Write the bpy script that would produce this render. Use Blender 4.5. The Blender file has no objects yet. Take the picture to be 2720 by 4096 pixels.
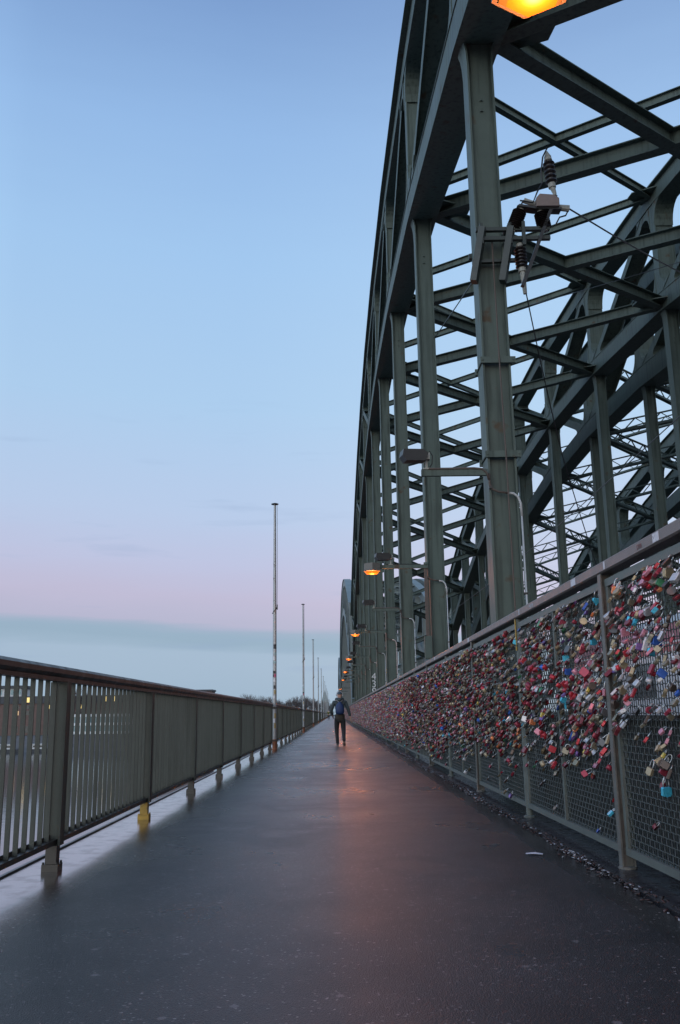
import bpy, math, random
import numpy as np
from mathutils import Vector, Matrix

R = math.radians
rng = random.Random(7)
nr = np.random.RandomState(11)
scene = bpy.context.scene
COL = scene.collection

# ------------------------------------------------------------------ camera
F_PX, CAM_H = 3600.0, 1.02          # focal length in photograph pixels (2720 x 4096)
PITCH, YAW, ROLL = .22066, .01006, -.015
fw = Vector((math.sin(YAW) * math.cos(PITCH), math.cos(YAW) * math.cos(PITCH), math.sin(PITCH)))
rt = fw.cross(Vector((0, 0, 1))).normalized()
up = rt.cross(fw)
rt2 = math.cos(ROLL) * rt + math.sin(ROLL) * up
up2 = -math.sin(ROLL) * rt + math.cos(ROLL) * up
cam_data = bpy.data.cameras.new("camera")
cam = bpy.data.objects.new("camera", cam_data)
COL.objects.link(cam)
M = Matrix((rt2, up2, -fw)).transposed().to_4x4()
M.translation = (0, 0, CAM_H)
cam.matrix_world = M
cam_data.sensor_fit = 'VERTICAL'
cam_data.sensor_height = 36.0
cam_data.lens = F_PX / 4096 * 36
cam_data.clip_start = .05
cam_data.clip_end = 20000
scene.camera = cam
scene.render.resolution_x, scene.render.resolution_y = 680, 1024


def project(p):
    d = Vector(p) - Vector((0, 0, CAM_H))
    z = d.dot(fw)
    return 1360 + F_PX * d.dot(rt2) / z, 2048 - F_PX * d.dot(up2) / z, z


# ------------------------------------------------------------------ view, world, sun
scene.view_settings.view_transform = 'Standard'
scene.view_settings.look = 'None'
scene.view_settings.gamma = 1
scene.view_settings.exposure = 0


def lin(c):
    return tuple(((v / 255) / 12.92 if v / 255 <= .04045 else ((v / 255 + .055) / 1.055) ** 2.4) for v in c)


world = bpy.data.worlds.new("World")
scene.world = world
world.use_nodes = True
nt = world.node_tree
nt.nodes.clear()


def N(nt, typ, **kw):
    n = nt.nodes.new(typ)
    for k, v in kw.items():
        setattr(n, k, v)
    return n


def math_node(nt, op, a, b=None, c=None):
    n = N(nt, 'ShaderNodeMath', operation=op)
    for i, v in enumerate((a, b, c)):
        if v is None:
            continue
        if isinstance(v, (int, float)):
            n.inputs[i].default_value = v
        else:
            nt.links.new(v, n.inputs[i])
    return n.outputs[0]


def ramp(nt, fac, stops, mode='LINEAR'):
    n = N(nt, 'ShaderNodeValToRGB')
    n.color_ramp.interpolation = mode
    e = n.color_ramp.elements
    while len(e) > 1:
        e.remove(e[0])
    for i, (p, c) in enumerate(stops):
        x = e[0] if i == 0 else e.new(p)
        x.position = p
        x.color = (*c[:3], 1)
    if fac is not None:
        nt.links.new(fac, n.inputs[0])
    return n.outputs[0]


tc = N(nt, 'ShaderNodeTexCoord')
sep = N(nt, 'ShaderNodeSeparateXYZ')
nt.links.new(tc.outputs['Generated'], sep.inputs[0])
sx, sy, sz = sep.outputs
elev = math_node(nt, 'MULTIPLY', math_node(nt, 'ARCSINE', sz), 180 / math.pi)
azim = math_node(nt, 'MULTIPLY', math_node(nt, 'ARCTAN2', sx, sy), 180 / math.pi)
azc = math_node(nt, 'MAXIMUM', math_node(nt, 'MINIMUM', azim, 60), -60)
# stretched noise: low cloud layers are long and flat
mp = N(nt, 'ShaderNodeMapping')
mp.inputs['Scale'].default_value = (3, 3, 26)
nt.links.new(tc.outputs['Generated'], mp.inputs[0])
nz = N(nt, 'ShaderNodeTexNoise')
nz.inputs['Scale'].default_value = 2.2
nz.inputs['Detail'].default_value = 6
nt.links.new(mp.outputs[0], nz.inputs['Vector'])
wob = math_node(nt, 'MULTIPLY', math_node(nt, 'SUBTRACT', nz.outputs[0], .5), 1.1)
ev = math_node(nt, 'ADD', math_node(nt, 'ADD', elev, math_node(nt, 'MULTIPLY', azc, .05)), wob)
stops = [(0, (162, 186, 206)), (2.3, (168, 190, 211)), (3.5, (169, 191, 212)), (4.1, (155, 180, 200)),
         (4.85, (157, 181, 202)), (5.2, (186, 187, 211)), (6.8, (196, 192, 217)), (9, (194, 200, 228)),
         (12, (188, 207, 236)), (19, (176, 209, 241)), (28, (165, 203, 242)), (35, (151, 189, 234)),
         (42, (128, 163, 212)), (60, (98, 136, 190)), (90, (78, 116, 170))]
base = ramp(nt, math_node(nt, 'DIVIDE', ev, 90), [(a / 90, lin(c)) for a, c in stops])
# thin grey-blue cloud wisps
wis = ramp(nt, nz.outputs[0], [(0, (0, 0, 0)), (.61, (0, 0, 0)), (.75, (.24, .24, .24)), (1, (.4, .4, .4))])
low = ramp(nt, math_node(nt, 'DIVIDE', elev, 90), [(0, (1, 1, 1)), (.16, (1, 1, 1)), (.24, (0, 0, 0)), (1, (0, 0, 0))])
wm = N(nt, 'ShaderNodeMix', data_type='RGBA', blend_type='MULTIPLY')
wm.inputs[0].default_value = 1
nt.links.new(wis, wm.inputs[6])
nt.links.new(low, wm.inputs[7])
mx = N(nt, 'ShaderNodeMix', data_type='RGBA')
nt.links.new(wm.outputs[2], mx.inputs[0])
nt.links.new(base, mx.inputs[6])
mx.inputs[7].default_value = (*lin((150, 172, 205)), 1)
SUN_EL, SUN_AZ = 6.0, 215.0
sky = N(nt, 'ShaderNodeTexSky', sky_type='NISHITA')
sky.sun_disc = False
sky.sun_elevation = R(SUN_EL)
sky.sun_rotation = R(SUN_AZ)
bg1 = N(nt, 'ShaderNodeBackground')
bg2 = N(nt, 'ShaderNodeBackground')
bg1.inputs['Strength'].default_value = 1.0
bg2.inputs['Strength'].default_value = .12
# the sky is brighter towards the right of the view, lifted out of view at far left as added light for the truss, and glows where the sun sits below the horizon, behind the camera
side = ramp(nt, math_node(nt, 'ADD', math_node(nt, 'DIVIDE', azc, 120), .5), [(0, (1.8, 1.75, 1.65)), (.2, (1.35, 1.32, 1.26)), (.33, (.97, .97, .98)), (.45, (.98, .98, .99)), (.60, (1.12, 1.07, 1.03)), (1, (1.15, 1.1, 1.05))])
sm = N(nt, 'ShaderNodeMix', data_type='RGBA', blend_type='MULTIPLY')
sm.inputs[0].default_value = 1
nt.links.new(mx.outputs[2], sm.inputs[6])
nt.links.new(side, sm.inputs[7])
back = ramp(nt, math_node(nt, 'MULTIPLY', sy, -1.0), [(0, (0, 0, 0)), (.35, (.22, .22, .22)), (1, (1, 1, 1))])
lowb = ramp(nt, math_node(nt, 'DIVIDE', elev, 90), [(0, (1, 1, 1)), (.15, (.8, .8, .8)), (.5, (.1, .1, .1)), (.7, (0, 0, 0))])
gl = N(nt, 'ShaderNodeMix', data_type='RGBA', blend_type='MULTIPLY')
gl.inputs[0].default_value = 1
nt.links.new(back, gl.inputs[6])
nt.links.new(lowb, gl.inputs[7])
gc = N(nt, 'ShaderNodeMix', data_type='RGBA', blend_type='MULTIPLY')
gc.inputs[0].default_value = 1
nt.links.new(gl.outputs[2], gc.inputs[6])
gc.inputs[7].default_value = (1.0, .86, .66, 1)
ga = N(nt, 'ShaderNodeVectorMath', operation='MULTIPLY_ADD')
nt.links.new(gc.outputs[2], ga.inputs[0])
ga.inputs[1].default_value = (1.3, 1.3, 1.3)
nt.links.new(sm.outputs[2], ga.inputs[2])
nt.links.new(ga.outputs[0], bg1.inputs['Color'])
nt.links.new(sky.outputs[0], bg2.inputs['Color'])
add = N(nt, 'ShaderNodeMixShader')
add.inputs[0].default_value = .02
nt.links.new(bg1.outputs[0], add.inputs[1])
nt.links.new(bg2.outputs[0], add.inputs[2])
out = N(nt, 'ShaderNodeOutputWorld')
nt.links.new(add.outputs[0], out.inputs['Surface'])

sun_data = bpy.data.lights.new("sun", 'SUN')
sun_data.energy = .3
sun_data.angle = R(25)
sun_data.color = (1, .9, .82)
sun = bpy.data.objects.new("sun", sun_data)
COL.objects.link(sun)
az = R(SUN_AZ)
sdir = Vector((math.sin(az) * math.cos(R(SUN_EL + 8)), math.cos(az) * math.cos(R(SUN_EL + 8)), math.sin(R(SUN_EL + 8))))
sun.rotation_euler = sdir.to_track_quat('Z', 'Y').to_euler()


# ------------------------------------------------------------------ materials
def principled(name):
    m = bpy.data.materials.new(name)
    m.use_nodes = True
    t = m.node_tree
    b = t.nodes['Principled BSDF']
    return m, t, b


def mat(name, col, rough=.6, metal=0.0, var=.25, scale=6.0, bump=0.0, bscale=60, spots=None, emis=None, coat=0, spec=.5, streak=0):
    """paint or metal with uneven tone; spots = (colour, threshold, scale) adds rust or dirt patches"""
    m, t, b = principled(name)
    o = N(t, 'ShaderNodeTexCoord')
    n1 = N(t, 'ShaderNodeTexNoise')
    n1.inputs['Scale'].default_value = scale
    n1.inputs['Detail'].default_value = 8
    n1.inputs['Roughness'].default_value = .65
    t.links.new(o.outputs['Object'], n1.inputs['Vector'])
    c = ramp(t, n1.outputs[0], [(.25, tuple(v * (1 - var) for v in col)), (.75, tuple(min(1, v * (1 + var)) for v in col))])
    b.inputs['Specular IOR Level'].default_value = spec
    if streak:
        ms = N(t, 'ShaderNodeMapping')
        ms.inputs['Scale'].default_value = (7, 7, .35)
        t.links.new(o.outputs['Object'], ms.inputs[0])
        n5 = N(t, 'ShaderNodeTexNoise')
        n5.inputs['Scale'].default_value = 1.6
        n5.inputs['Detail'].default_value = 7
        t.links.new(ms.outputs[0], n5.inputs['Vector'])
        f5 = ramp(t, n5.outputs[0], [(.50, (1, 1, 1)), (.72, (1 - streak,) * 3)])
        x5 = N(t, 'ShaderNodeMix', data_type='RGBA', blend_type='MULTIPLY')
        x5.inputs[0].default_value = 1
        t.links.new(c, x5.inputs[6])
        t.links.new(f5, x5.inputs[7])
        c = x5.outputs[2]
    if spots:
        sc, th, ss = spots
        n2 = N(t, 'ShaderNodeTexNoise')
        n2.inputs['Scale'].default_value = ss
        n2.inputs['Detail'].default_value = 10
        t.links.new(o.outputs['Object'], n2.inputs['Vector'])
        f = ramp(t, n2.outputs[0], [(th, (0, 0, 0)), (min(1, th + .08), (1, 1, 1))])
        x = N(t, 'ShaderNodeMix', data_type='RGBA')
        t.links.new(f, x.inputs[0])
        t.links.new(c, x.inputs[6])
        x.inputs[7].default_value = (*sc, 1)
        c = x.outputs[2]
    t.links.new(c, b.inputs['Base Color'])
    r = ramp(t, n1.outputs[0], [(.3, (max(.02, rough - .1),) * 3), (.7, (min(1, rough + .1),) * 3)])
    t.links.new(r, b.inputs['Roughness'])
    b.inputs['Metallic'].default_value = metal
    if coat:
        b.inputs['Coat Weight'].default_value = coat
    if bump:
        n3 = N(t, 'ShaderNodeTexNoise')
        n3.inputs['Scale'].default_value = bscale
        n3.inputs['Detail'].default_value = 4
        t.links.new(o.outputs['Object'], n3.inputs['Vector'])
        bp = N(t, 'ShaderNodeBump')
        bp.inputs['Strength'].default_value = bump
        bp.inputs['Distance'].default_value = .01
        t.links.new(n3.outputs[0], bp.inputs['Height'])
        t.links.new(bp.outputs[0], b.inputs['Normal'])
    if emis:
        b.inputs['Emission Color'].default_value = (*emis[0], 1)
        b.inputs['Emission Strength'].default_value = emis[1]
    return m


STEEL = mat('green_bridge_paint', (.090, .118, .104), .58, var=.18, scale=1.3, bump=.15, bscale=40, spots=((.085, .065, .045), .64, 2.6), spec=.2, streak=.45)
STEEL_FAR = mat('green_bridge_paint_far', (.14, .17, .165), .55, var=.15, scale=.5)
GRAPHITE = mat('weathered_green_grey_paint', (.070, .080, .070), .5, spec=.3, streak=.35, var=.2, scale=5, bump=.2, bscale=90, spots=((.12, .08, .05), .70, 9))
HAND = mat('dark_handrail_paint', (.032, .031, .028), .4, var=.3, scale=9, spots=((.06, .06, .052), .68, 14))
BROWN = mat('worn_brown_rail_steel', (.115, .10, .092), .42, var=.3, scale=14, bump=.2, bscale=120, spots=((.20, .16, .13), .66, 22))
DARKBR = mat('dark_bracket_paint', (.030, .040, .036), .5, var=.2, scale=8)
RUSTY = mat('rust_streaked_steel', (.115, .112, .100), .5, var=.3, scale=9, bump=.25, bscale=80, spots=((.17, .095, .055), .62, 5))
FENCEP = mat('grey_green_fence_paint', (.105, .118, .106), .5, var=.25, scale=7, bump=.2, bscale=90, spots=((.12, .085, .06), .66, 8), spec=.35)
WIRE = mat('dark_wire', (.048, .056, .052), .45, var=.35, scale=30)
BLACK = mat('black_metal', (.018, .018, .020), .4, var=.2)
DARKGIRD = mat('dark_girder_paint', (.03, .032, .03), .7, var=.3, scale=2)  # girder paint in a plain dark tone
LAMPH = mat('lamp_housing_metal', (.13, .12, .105), .5, var=.2, scale=20)
CONDUIT = mat('pale_conduit', (.42, .44, .45), .5, var=.15, scale=20)
RUSTPIPE = mat('brown_pipe', (.085, .065, .055), .6, var=.3, scale=20)
GALV = mat('galvanised_pole', (.32, .34, .35), .42, .4, var=.18, scale=8, spots=((.16, .15, .14), .62, 7))
CERAMIC = mat('dark_insulator_glaze', (.016, .011, .010), .35, var=.2)
PALEMETAL = mat('pale_cast_fitting', (.30, .31, .28), .5, var=.15, scale=18)
PINKBOX = mat('weathered_pinkish_box', (.20, .155, .14), .55, var=.15, scale=15)
YELLOW = mat('chipped_yellow_paint', (.36, .23, .035), .5, var=.3, scale=20, spots=((.10, .09, .07), .58, 16))
RUSTORANGE = mat('orange_rust', (.26, .10, .05), .7, var=.35, scale=22)
PAPER = mat('wet_paper', (.62, .62, .66), .5, var=.06, scale=30)
TAPE = mat('worn_white_sticker', (.50, .51, .54), .6, var=.2, scale=30, spots=((.16, .16, .17), .6, 40))
SILVER = mat('shackle_steel', (.42, .42, .42), .3, .85, var=.3, scale=40)


def glow(name, edge, core, s):
    m, t, b = principled(name)
    b.inputs['Base Color'].default_value = (.12, .03, .005, 1)
    b.inputs['Roughness'].default_value = .25
    o = N(t, 'ShaderNodeTexCoord')
    g = N(t, 'ShaderNodeTexGradient', gradient_type='SPHERICAL')
    mp_ = N(t, 'ShaderNodeMapping')
    mp_.inputs['Scale'].default_value = (5.0, 5.0, 5.0)
    t.links.new(o.outputs['Object'], mp_.inputs[0])
    t.links.new(mp_.outputs[0], g.inputs[0])
    c = ramp(t, g.outputs[0], [(0, edge), (.5, edge), (.78, core)])
    t.links.new(c, b.inputs['Emission Color'])
    e = ramp(t, g.outputs[0], [(0, (.04, .04, .04)), (.35, (.07, .07, .07)), (.55, (.15, .15, .15)), (.78, (1, 1, 1))])
    t.links.new(math_node(t, 'MULTIPLY', e, 14 * s), b.inputs['Emission Strength'])
    return m


SODIUM = glow('sodium_lamp_glass', (1.0, .27, .006), (1.0, .55, .12), 1.0)

# wet asphalt
m, t, b = principled('wet_asphalt')
o = N(t, 'ShaderNodeTexCoord')
sep = N(t, 'ShaderNodeSeparateXYZ')
t.links.new(o.outputs['Object'], sep.inputs[0])
grain = N(t, 'ShaderNodeTexNoise')
grain.inputs['Scale'].default_value = 170
grain.inputs['Detail'].default_value = 3
t.links.new(o.outputs['Object'], grain.inputs['Vector'])
chips = N(t, 'ShaderNodeTexVoronoi')
chips.inputs['Scale'].default_value = 110
t.links.new(o.outputs['Object'], chips.inputs['Vector'])
pud = N(t, 'ShaderNodeTexNoise')
pud.inputs['Scale'].default_value = .55
pud.inputs['Detail'].default_value = 5
mpp = N(t, 'ShaderNodeMapping')
mpp.inputs['Scale'].default_value = (1.0, .8, 1)
t.links.new(o.outputs['Object'], mpp.inputs[0])
t.links.new(mpp.outputs[0], pud.inputs['Vector'])
c1 = ramp(t, grain.outputs[0], [(.3, (.009, .008, .009)), (.55, (.018, .0165, .017)), (.74, (.040, .036, .036))])
c2 = ramp(t, chips.outputs['Color'], [(.87, (0, 0, 0)), (.91, (1, 1, 1))])
x = N(t, 'ShaderNodeMix', data_type='RGBA')
t.links.new(c2, x.inputs[0])
t.links.new(c1, x.inputs[6])
x.inputs[7].default_value = (.21, .195, .19, 1)
# uneven tone of an old, patched surface
pa = N(t, 'ShaderNodeTexNoise')
pa.inputs['Scale'].default_value = 1.1
pa.inputs['Detail'].default_value = 9
pa.inputs['Roughness'].default_value = .7
t.links.new(o.outputs['Object'], pa.inputs['Vector'])
pc = ramp(t, pa.outputs[0], [(.36, (.45, .45, .47)), (.5, (1, 1, 1)), (.64, (1.6, 1.5, 1.45))])
xp = N(t, 'ShaderNodeMix', data_type='RGBA', blend_type='MULTIPLY')
xp.inputs[0].default_value = 1
t.links.new(x.outputs[2], xp.inputs[6])
t.links.new(pc, xp.inputs[7])
x = xp
# trodden gum spots
gum = N(t, 'ShaderNodeTexVoronoi')
gum.voronoi_dimensions = '2D'
gum.inputs['Scale'].default_value = 1.45
t.links.new(o.outputs['Object'], gum.inputs['Vector'])
gm = ramp(t, gum.outputs['Distance'], [(0, (1, 1, 1)), (.018, (.9, .9, .9)), (.030, (0, 0, 0))])
y = N(t, 'ShaderNodeMix', data_type='RGBA')
t.links.new(gm, y.inputs[0])
t.links.new(x.outputs[2], y.inputs[6])
y.inputs[7].default_value = (.14, .13, .13, 1)
t.links.new(y.outputs[2], b.inputs['Base Color'])
# the strip along the left railing lies lowest and holds a film of water
wx = math_node(t, 'ADD', sep.outputs[0], math_node(t, 'MULTIPLY', math_node(t, 'SUBTRACT', pud.outputs[0], .5), .35))
film = ramp(t, math_node(t, 'ADD', math_node(t, 'MULTIPLY', wx, .25), .5), [(0, (1, 1, 1)), (.05, (1, 1, 1)), (.11, (.25, .25, .25)), (.22, (0, 0, 0)), (.86, (0, 0, 0)), (.90, (.6, .6, .6)), (1, (.7, .7, .7))])
pr = ramp(t, pud.outputs[0], [(.35, (.25, .25, .25)), (.56, (.37, .37, .37)), (.70, (.20, .20, .20))])
rr = N(t, 'ShaderNodeMix', data_type='RGBA')
t.links.new(film, rr.inputs[0])
t.links.new(pr, rr.inputs[6])
rr.inputs[7].default_value = (.09, .09, .09, 1)
t.links.new(rr.outputs[2], b.inputs['Roughness'])
b.inputs['IOR'].default_value = 1.52
fc = ramp(t, math_node(t, 'ADD', math_node(t, 'MULTIPLY', wx, .25), .5), [(0, (.8, .8, .8)), (.03, (.8, .8, .8)), (.085, (0, 0, 0)), (1, (0, 0, 0))])
pn = N(t, 'ShaderNodeTexNoise')
pn.inputs['Scale'].default_value = 7
pn.inputs['Detail'].default_value = 8
t.links.new(o.outputs['Object'], pn.inputs['Vector'])
pm = ramp(t, pn.outputs[0], [(.36, (.35, .35, .35)), (.52, (.95, .95, .95))])
t.links.new(math_node(t, 'MULTIPLY', fc, pm), b.inputs['Coat Weight'])
b.inputs['Coat Roughness'].default_value = .16
b.inputs['Coat IOR'].default_value = 1.6
bp = N(t, 'ShaderNodeBump')
bp.inputs['Distance'].default_value = .009
bs = math_node(t, 'MULTIPLY', math_node(t, 'SUBTRACT', 1.0, film), .55)
t.links.new(math_node(t, 'ADD', bs, .06), bp.inputs['Strength'])
hsum = math_node(t, 'ADD', grain.outputs[0], math_node(t, 'MULTIPLY', chips.outputs['Distance'], .3))
t.links.new(hsum, bp.inputs['Height'])
t.links.new(bp.outputs[0], b.inputs['Normal'])
ASPHALT = m

# water
m, t, b = principled('river_water')
b.inputs['Base Color'].default_value = (.035, .045, .05, 1)
b.inputs['Roughness'].default_value = .08
b.inputs['IOR'].default_value = 1.9
o = N(t, 'ShaderNodeTexCoord')
w1 = N(t, 'ShaderNodeTexNoise')
w1.inputs['Scale'].default_value = .35
w1.inputs['Detail'].default_value = 6
mpw = N(t, 'ShaderNodeMapping')
mpw.inputs['Scale'].default_value = (.6, 1.6, 1)
t.links.new(o.outputs['Object'], mpw.inputs[0])
t.links.new(mpw.outputs[0], w1.inputs['Vector'])
bp = N(t, 'ShaderNodeBump')
bp.inputs['Strength'].default_value = .25
bp.inputs['Distance'].default_value = .09
t.links.new(w1.outputs[0], bp.inputs['Height'])
t.links.new(bp.outputs[0], b.inputs['Normal'])
WATER = m


# ------------------------------------------------------------------ mesh helpers
class MB:
    def __init__(s):
        s.v = []
        s.f = []

    def add(s, vs, fs):
        o_ = len(s.v)
        s.v += [tuple(p) for p in vs]
        s.f += [tuple(i + o_ for i in f) for f in fs]

    def box(s, x0, x1, y0, y1, z0, z1):
        s.add([(x0, y0, z0), (x1, y0, z0), (x1, y1, z0), (x0, y1, z0), (x0, y0, z1), (x1, y0, z1), (x1, y1, z1), (x0, y1, z1)],
              [(0, 3, 2, 1), (4, 5, 6, 7), (0, 1, 5, 4), (1, 2, 6, 5), (2, 3, 7, 6), (3, 0, 4, 7)])

    def cbox(s, c, d):
        s.box(c[0] - d[0] / 2, c[0] + d[0] / 2, c[1] - d[1] / 2, c[1] + d[1] / 2, c[2] - d[2] / 2, c[2] + d[2] / 2)

    def bevbox(s, c, d, r):
        """box with chamfered edges along Y direction profile in X-Z"""
        x, y, z = c
        a, h, e = d[0] / 2, d[2] / 2, d[1] / 2
        pr_ = [(-a + r, -h), (a - r, -h), (a, -h + r), (a, h - r), (a - r, h), (-a + r, h), (-a, h - r), (-a, -h + r)]
        s.prism([(x + p, z + q) for p, q in pr_], y - e, y + e, 'XZ')

    def prism(s, poly, a, b_, plane='YZ', fan=False):
        """extrude a 2D polygon; plane YZ extrudes along X, XZ along Y, XY along Z"""
        n = len(poly)
        if plane == 'YZ':
            f_ = lambda p, k: (k, p[0], p[1])
        elif plane == 'XZ':
            f_ = lambda p, k: (p[0], k, p[1])
        else:
            f_ = lambda p, k: (p[0], p[1], k)
        vs = [f_(p, a) for p in poly] + [f_(p, b_) for p in poly]
        if fan:
            caps = [(0, i, i + 1) for i in range(1, n - 1)] + [(n, n + i + 1, n + i) for i in range(1, n - 1)]
        else:
            caps = [tuple(range(n)), tuple(range(2 * n - 1, n - 1, -1))]
        sides = [(i, (i + 1) % n, n + (i + 1) % n, n + i) for i in range(n)]
        s.add(vs, caps + sides)

    def frame(s, p, q, upv=(0, 0, 1)):
        p, q = Vector(p), Vector(q)
        d = (q - p)
        L = d.length
        d.normalize()
        u = Vector(upv)
        sd = d.cross(u)
        if sd.length < 1e-4:
            sd = d.cross(Vector((1, 0, 0)))
        sd.normalize()
        u = sd.cross(d).normalized()
        return p, q, d, sd, u

    def beam(s, p, q, w, h, upv=(0, 0, 1)):
        p, q, d, sd, u = s.frame(p, q, upv)
        vs = []
        for e in (p, q):
            for a, b_ in ((-1, -1), (1, -1), (1, 1), (-1, 1)):
                vs.append(e + sd * a * w / 2 + u * b_ * h / 2)
        s.add(vs, [(0, 1, 2, 3), (7, 6, 5, 4), (0, 4, 5, 1), (1, 5, 6, 2), (2, 6, 7, 3), (3, 7, 4, 0)])

    def ibeam(s, p, q, w, h, tf=.025, tw=.016, upv=(0, 0, 1)):
        p, q, d, sd, u = s.frame(p, q, upv)
        o1 = u * (h / 2 - tf / 2)
        s.beam(p + o1, q + o1, w, tf, u)
        s.beam(p - o1, q - o1, w, tf, u)
        s.beam(p, q, tw, h - 2 * tf, u)

    def lattice(s, p, q, w, h, n):
        """solid lower flange with a light zigzag above it"""
        p, q, d, sd, u = s.frame(p, q)
        s.beam(p - u * h / 2, q - u * h / 2, w, .14, u)
        s.beam(p + u * h / 2, q + u * h / 2, w * .5, .05, u)
        for i in range(n):
            A = p.lerp(q, i / n) - u * h / 2
            B = p.lerp(q, (i + 1) / n) - u * h / 2
            T = p.lerp(q, (i + .5) / n) + u * h / 2
            s.beam(A, T, .06, .05)
            s.beam(T, B, .06, .05)

    def tube(s, pts, r, n=8, cap=True):
        pts = [Vector(p) for p in pts]
        rs = r if isinstance(r, (list, tuple)) else [r] * len(pts)
        rings = []
        prev = None
        for i, p in enumerate(pts):
            d = (pts[min(i + 1, len(pts) - 1)] - pts[max(i - 1, 0)]).normalized()
            if prev is None:
                a = d.cross(Vector((0, 0, 1)))
                if a.length < .05:
                    a = d.cross(Vector((1, 0, 0)))
            else:
                a = prev - d * prev.dot(d)
            a.normalize()
            prev = a
            b_ = d.cross(a)
            rings.append([p + (a * math.cos(2 * math.pi * k / n) + b_ * math.sin(2 * math.pi * k / n)) * rs[i] for k in range(n)])
        vs = [v for r_ in rings for v in r_]
        fs = []
        for i in range(len(rings) - 1):
            for k in range(n):
                fs.append((i * n + k, i * n + (k + 1) % n, (i + 1) * n + (k + 1) % n, (i + 1) * n + k))
        if cap:
            fs.append(tuple(range(n - 1, -1, -1)))
            fs.append(tuple(range((len(rings) - 1) * n, len(rings) * n)))
        s.add(vs, fs)

    def lathe(s, prof, c=(0, 0, 0), n=16, axis='Z'):
        vs = []
        for r, z in prof:
            for k in range(n):
                a = 2 * math.pi * (k + .5) / n
                vs.append((c[0] + r * math.cos(a), c[1] + r * math.sin(a), c[2] + z))
        fs = []
        for i in range(len(prof) - 1):
            for k in range(n):
                fs.append((i * n + k, i * n + (k + 1) % n, (i + 1) * n + (k + 1) % n, (i + 1) * n + k))
        fs.append(tuple(range(n - 1, -1, -1)))
        fs.append(tuple(range((len(prof) - 1) * n, len(prof) * n)))
        s.add(vs, fs)

    def transform(s, m_):
        s.v = [tuple(m_ @ Vector(p)) for p in s.v]
        return s

    def build(s, name, material, parent=None, smooth=False, org=None):
        o_ = org if org is not None else (ORG.get(parent.name, (0, 0, 0)) if parent else (0, 0, 0))
        me = bpy.data.meshes.new(name)
        me.from_pydata([(p[0] - o_[0], p[1] - o_[1], p[2] - o_[2]) for p in s.v], [], s.f)
        me.update()
        me.materials.append(material)
        if smooth:
            me.polygons.foreach_set('use_smooth', [True] * len(me.polygons))
        ob = bpy.data.objects.new(name, me)
        COL.objects.link(ob)
        if parent:
            ob.parent = parent
        else:
            ob.location = o_
        ORG[ob.name] = o_
        return ob


ORG = {}


def tag(ob, label=None, cat=None, group=None, kind=None):
    if label:
        ob['label'] = label
    if cat:
        ob['category'] = cat
    if group:
        ob['group'] = group
    if kind:
        ob['kind'] = kind
    return ob


def empty(name, loc, label, cat, group=None, rz=0):
    ob = bpy.data.objects.new(name, None)
    ob.empty_display_size = .2
    COL.objects.link(ob)
    ob.location = loc
    ob.rotation_euler.z = rz
    ORG[ob.name] = tuple(loc)
    return tag(ob, label, cat, group)


def copy_tree(ob, parent=None):
    c = ob.copy()
    COL.objects.link(c)
    c.parent = parent
    for ch in ob.children:
        copy_tree(ch, c)
    return c


ORDS = ['first', 'second', 'third', 'fourth', 'fifth', 'sixth', 'seventh', 'eighth', 'ninth', 'tenth', 'eleventh', 'twelfth',
        'thirteenth', 'fourteenth', 'fifteenth', 'sixteenth', 'seventeenth', 'eighteenth', 'nineteenth', 'twentieth',
        'twenty-first', 'twenty-second', 'twenty-third', 'twenty-fourth', 'twenty-fifth', 'twenty-sixth', 'twenty-seventh', 'twenty-eighth', 'twenty-ninth', 'thirtieth']


def add_obj_mesh(name, me, mats, parent=None):
    ob = bpy.data.objects.new(name, me)
    for m_ in mats:
        me.materials.append(m_)
    COL.objects.link(ob)
    if parent:
        ob.parent = parent
    return ob


# ------------------------------------------------------------------ ground, water, deck
LEND = 404.0                                     # the walkway crosses the whole river
b = MB()
b.box(-2.19, 1.70, -6, LEND, -.25, 0)
tag(b.build('walkway', ASPHALT), 'wet dark asphalt footway running straight along the bridge', kind='structure')
LEDGE = mat('wet_dark_ledge', (.022, .022, .026), .28, var=.3, scale=7, bump=.3, bscale=30)
b = MB()
b.box(1.73, 2.30, -6, LEND, -.25, .012)
tag(b.build('ledge', LEDGE), 'wet dark ledge under the lock fence', kind='structure')
WETSTEEL = mat('wet_edge_steel', (.10, .10, .105), .10, .3, var=.2, scale=8)
b = MB()
b.box(-2.27, -2.216, -6, LEND, -.22, -.012)
tag(b.build('deck_edge', WETSTEEL), 'wet steel edge strip outside the railing', kind='structure')
WSTRIP = mat('drain_strip', (.03, .03, .032), .35, var=.2)
b = MB()
b.box(1.700, 1.730, -6, LEND, -.25, -.03)
tag(b.build('gutter', WSTRIP), 'dark drain joint beside the ledge', kind='structure')
b = MB()
b.box(-2.215, -2.191, -6, LEND, -.2, .012)
tag(b.build('edge_lip', WSTRIP), 'thin dark steel lip along the outer edge of the footway', kind='structure')

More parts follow.
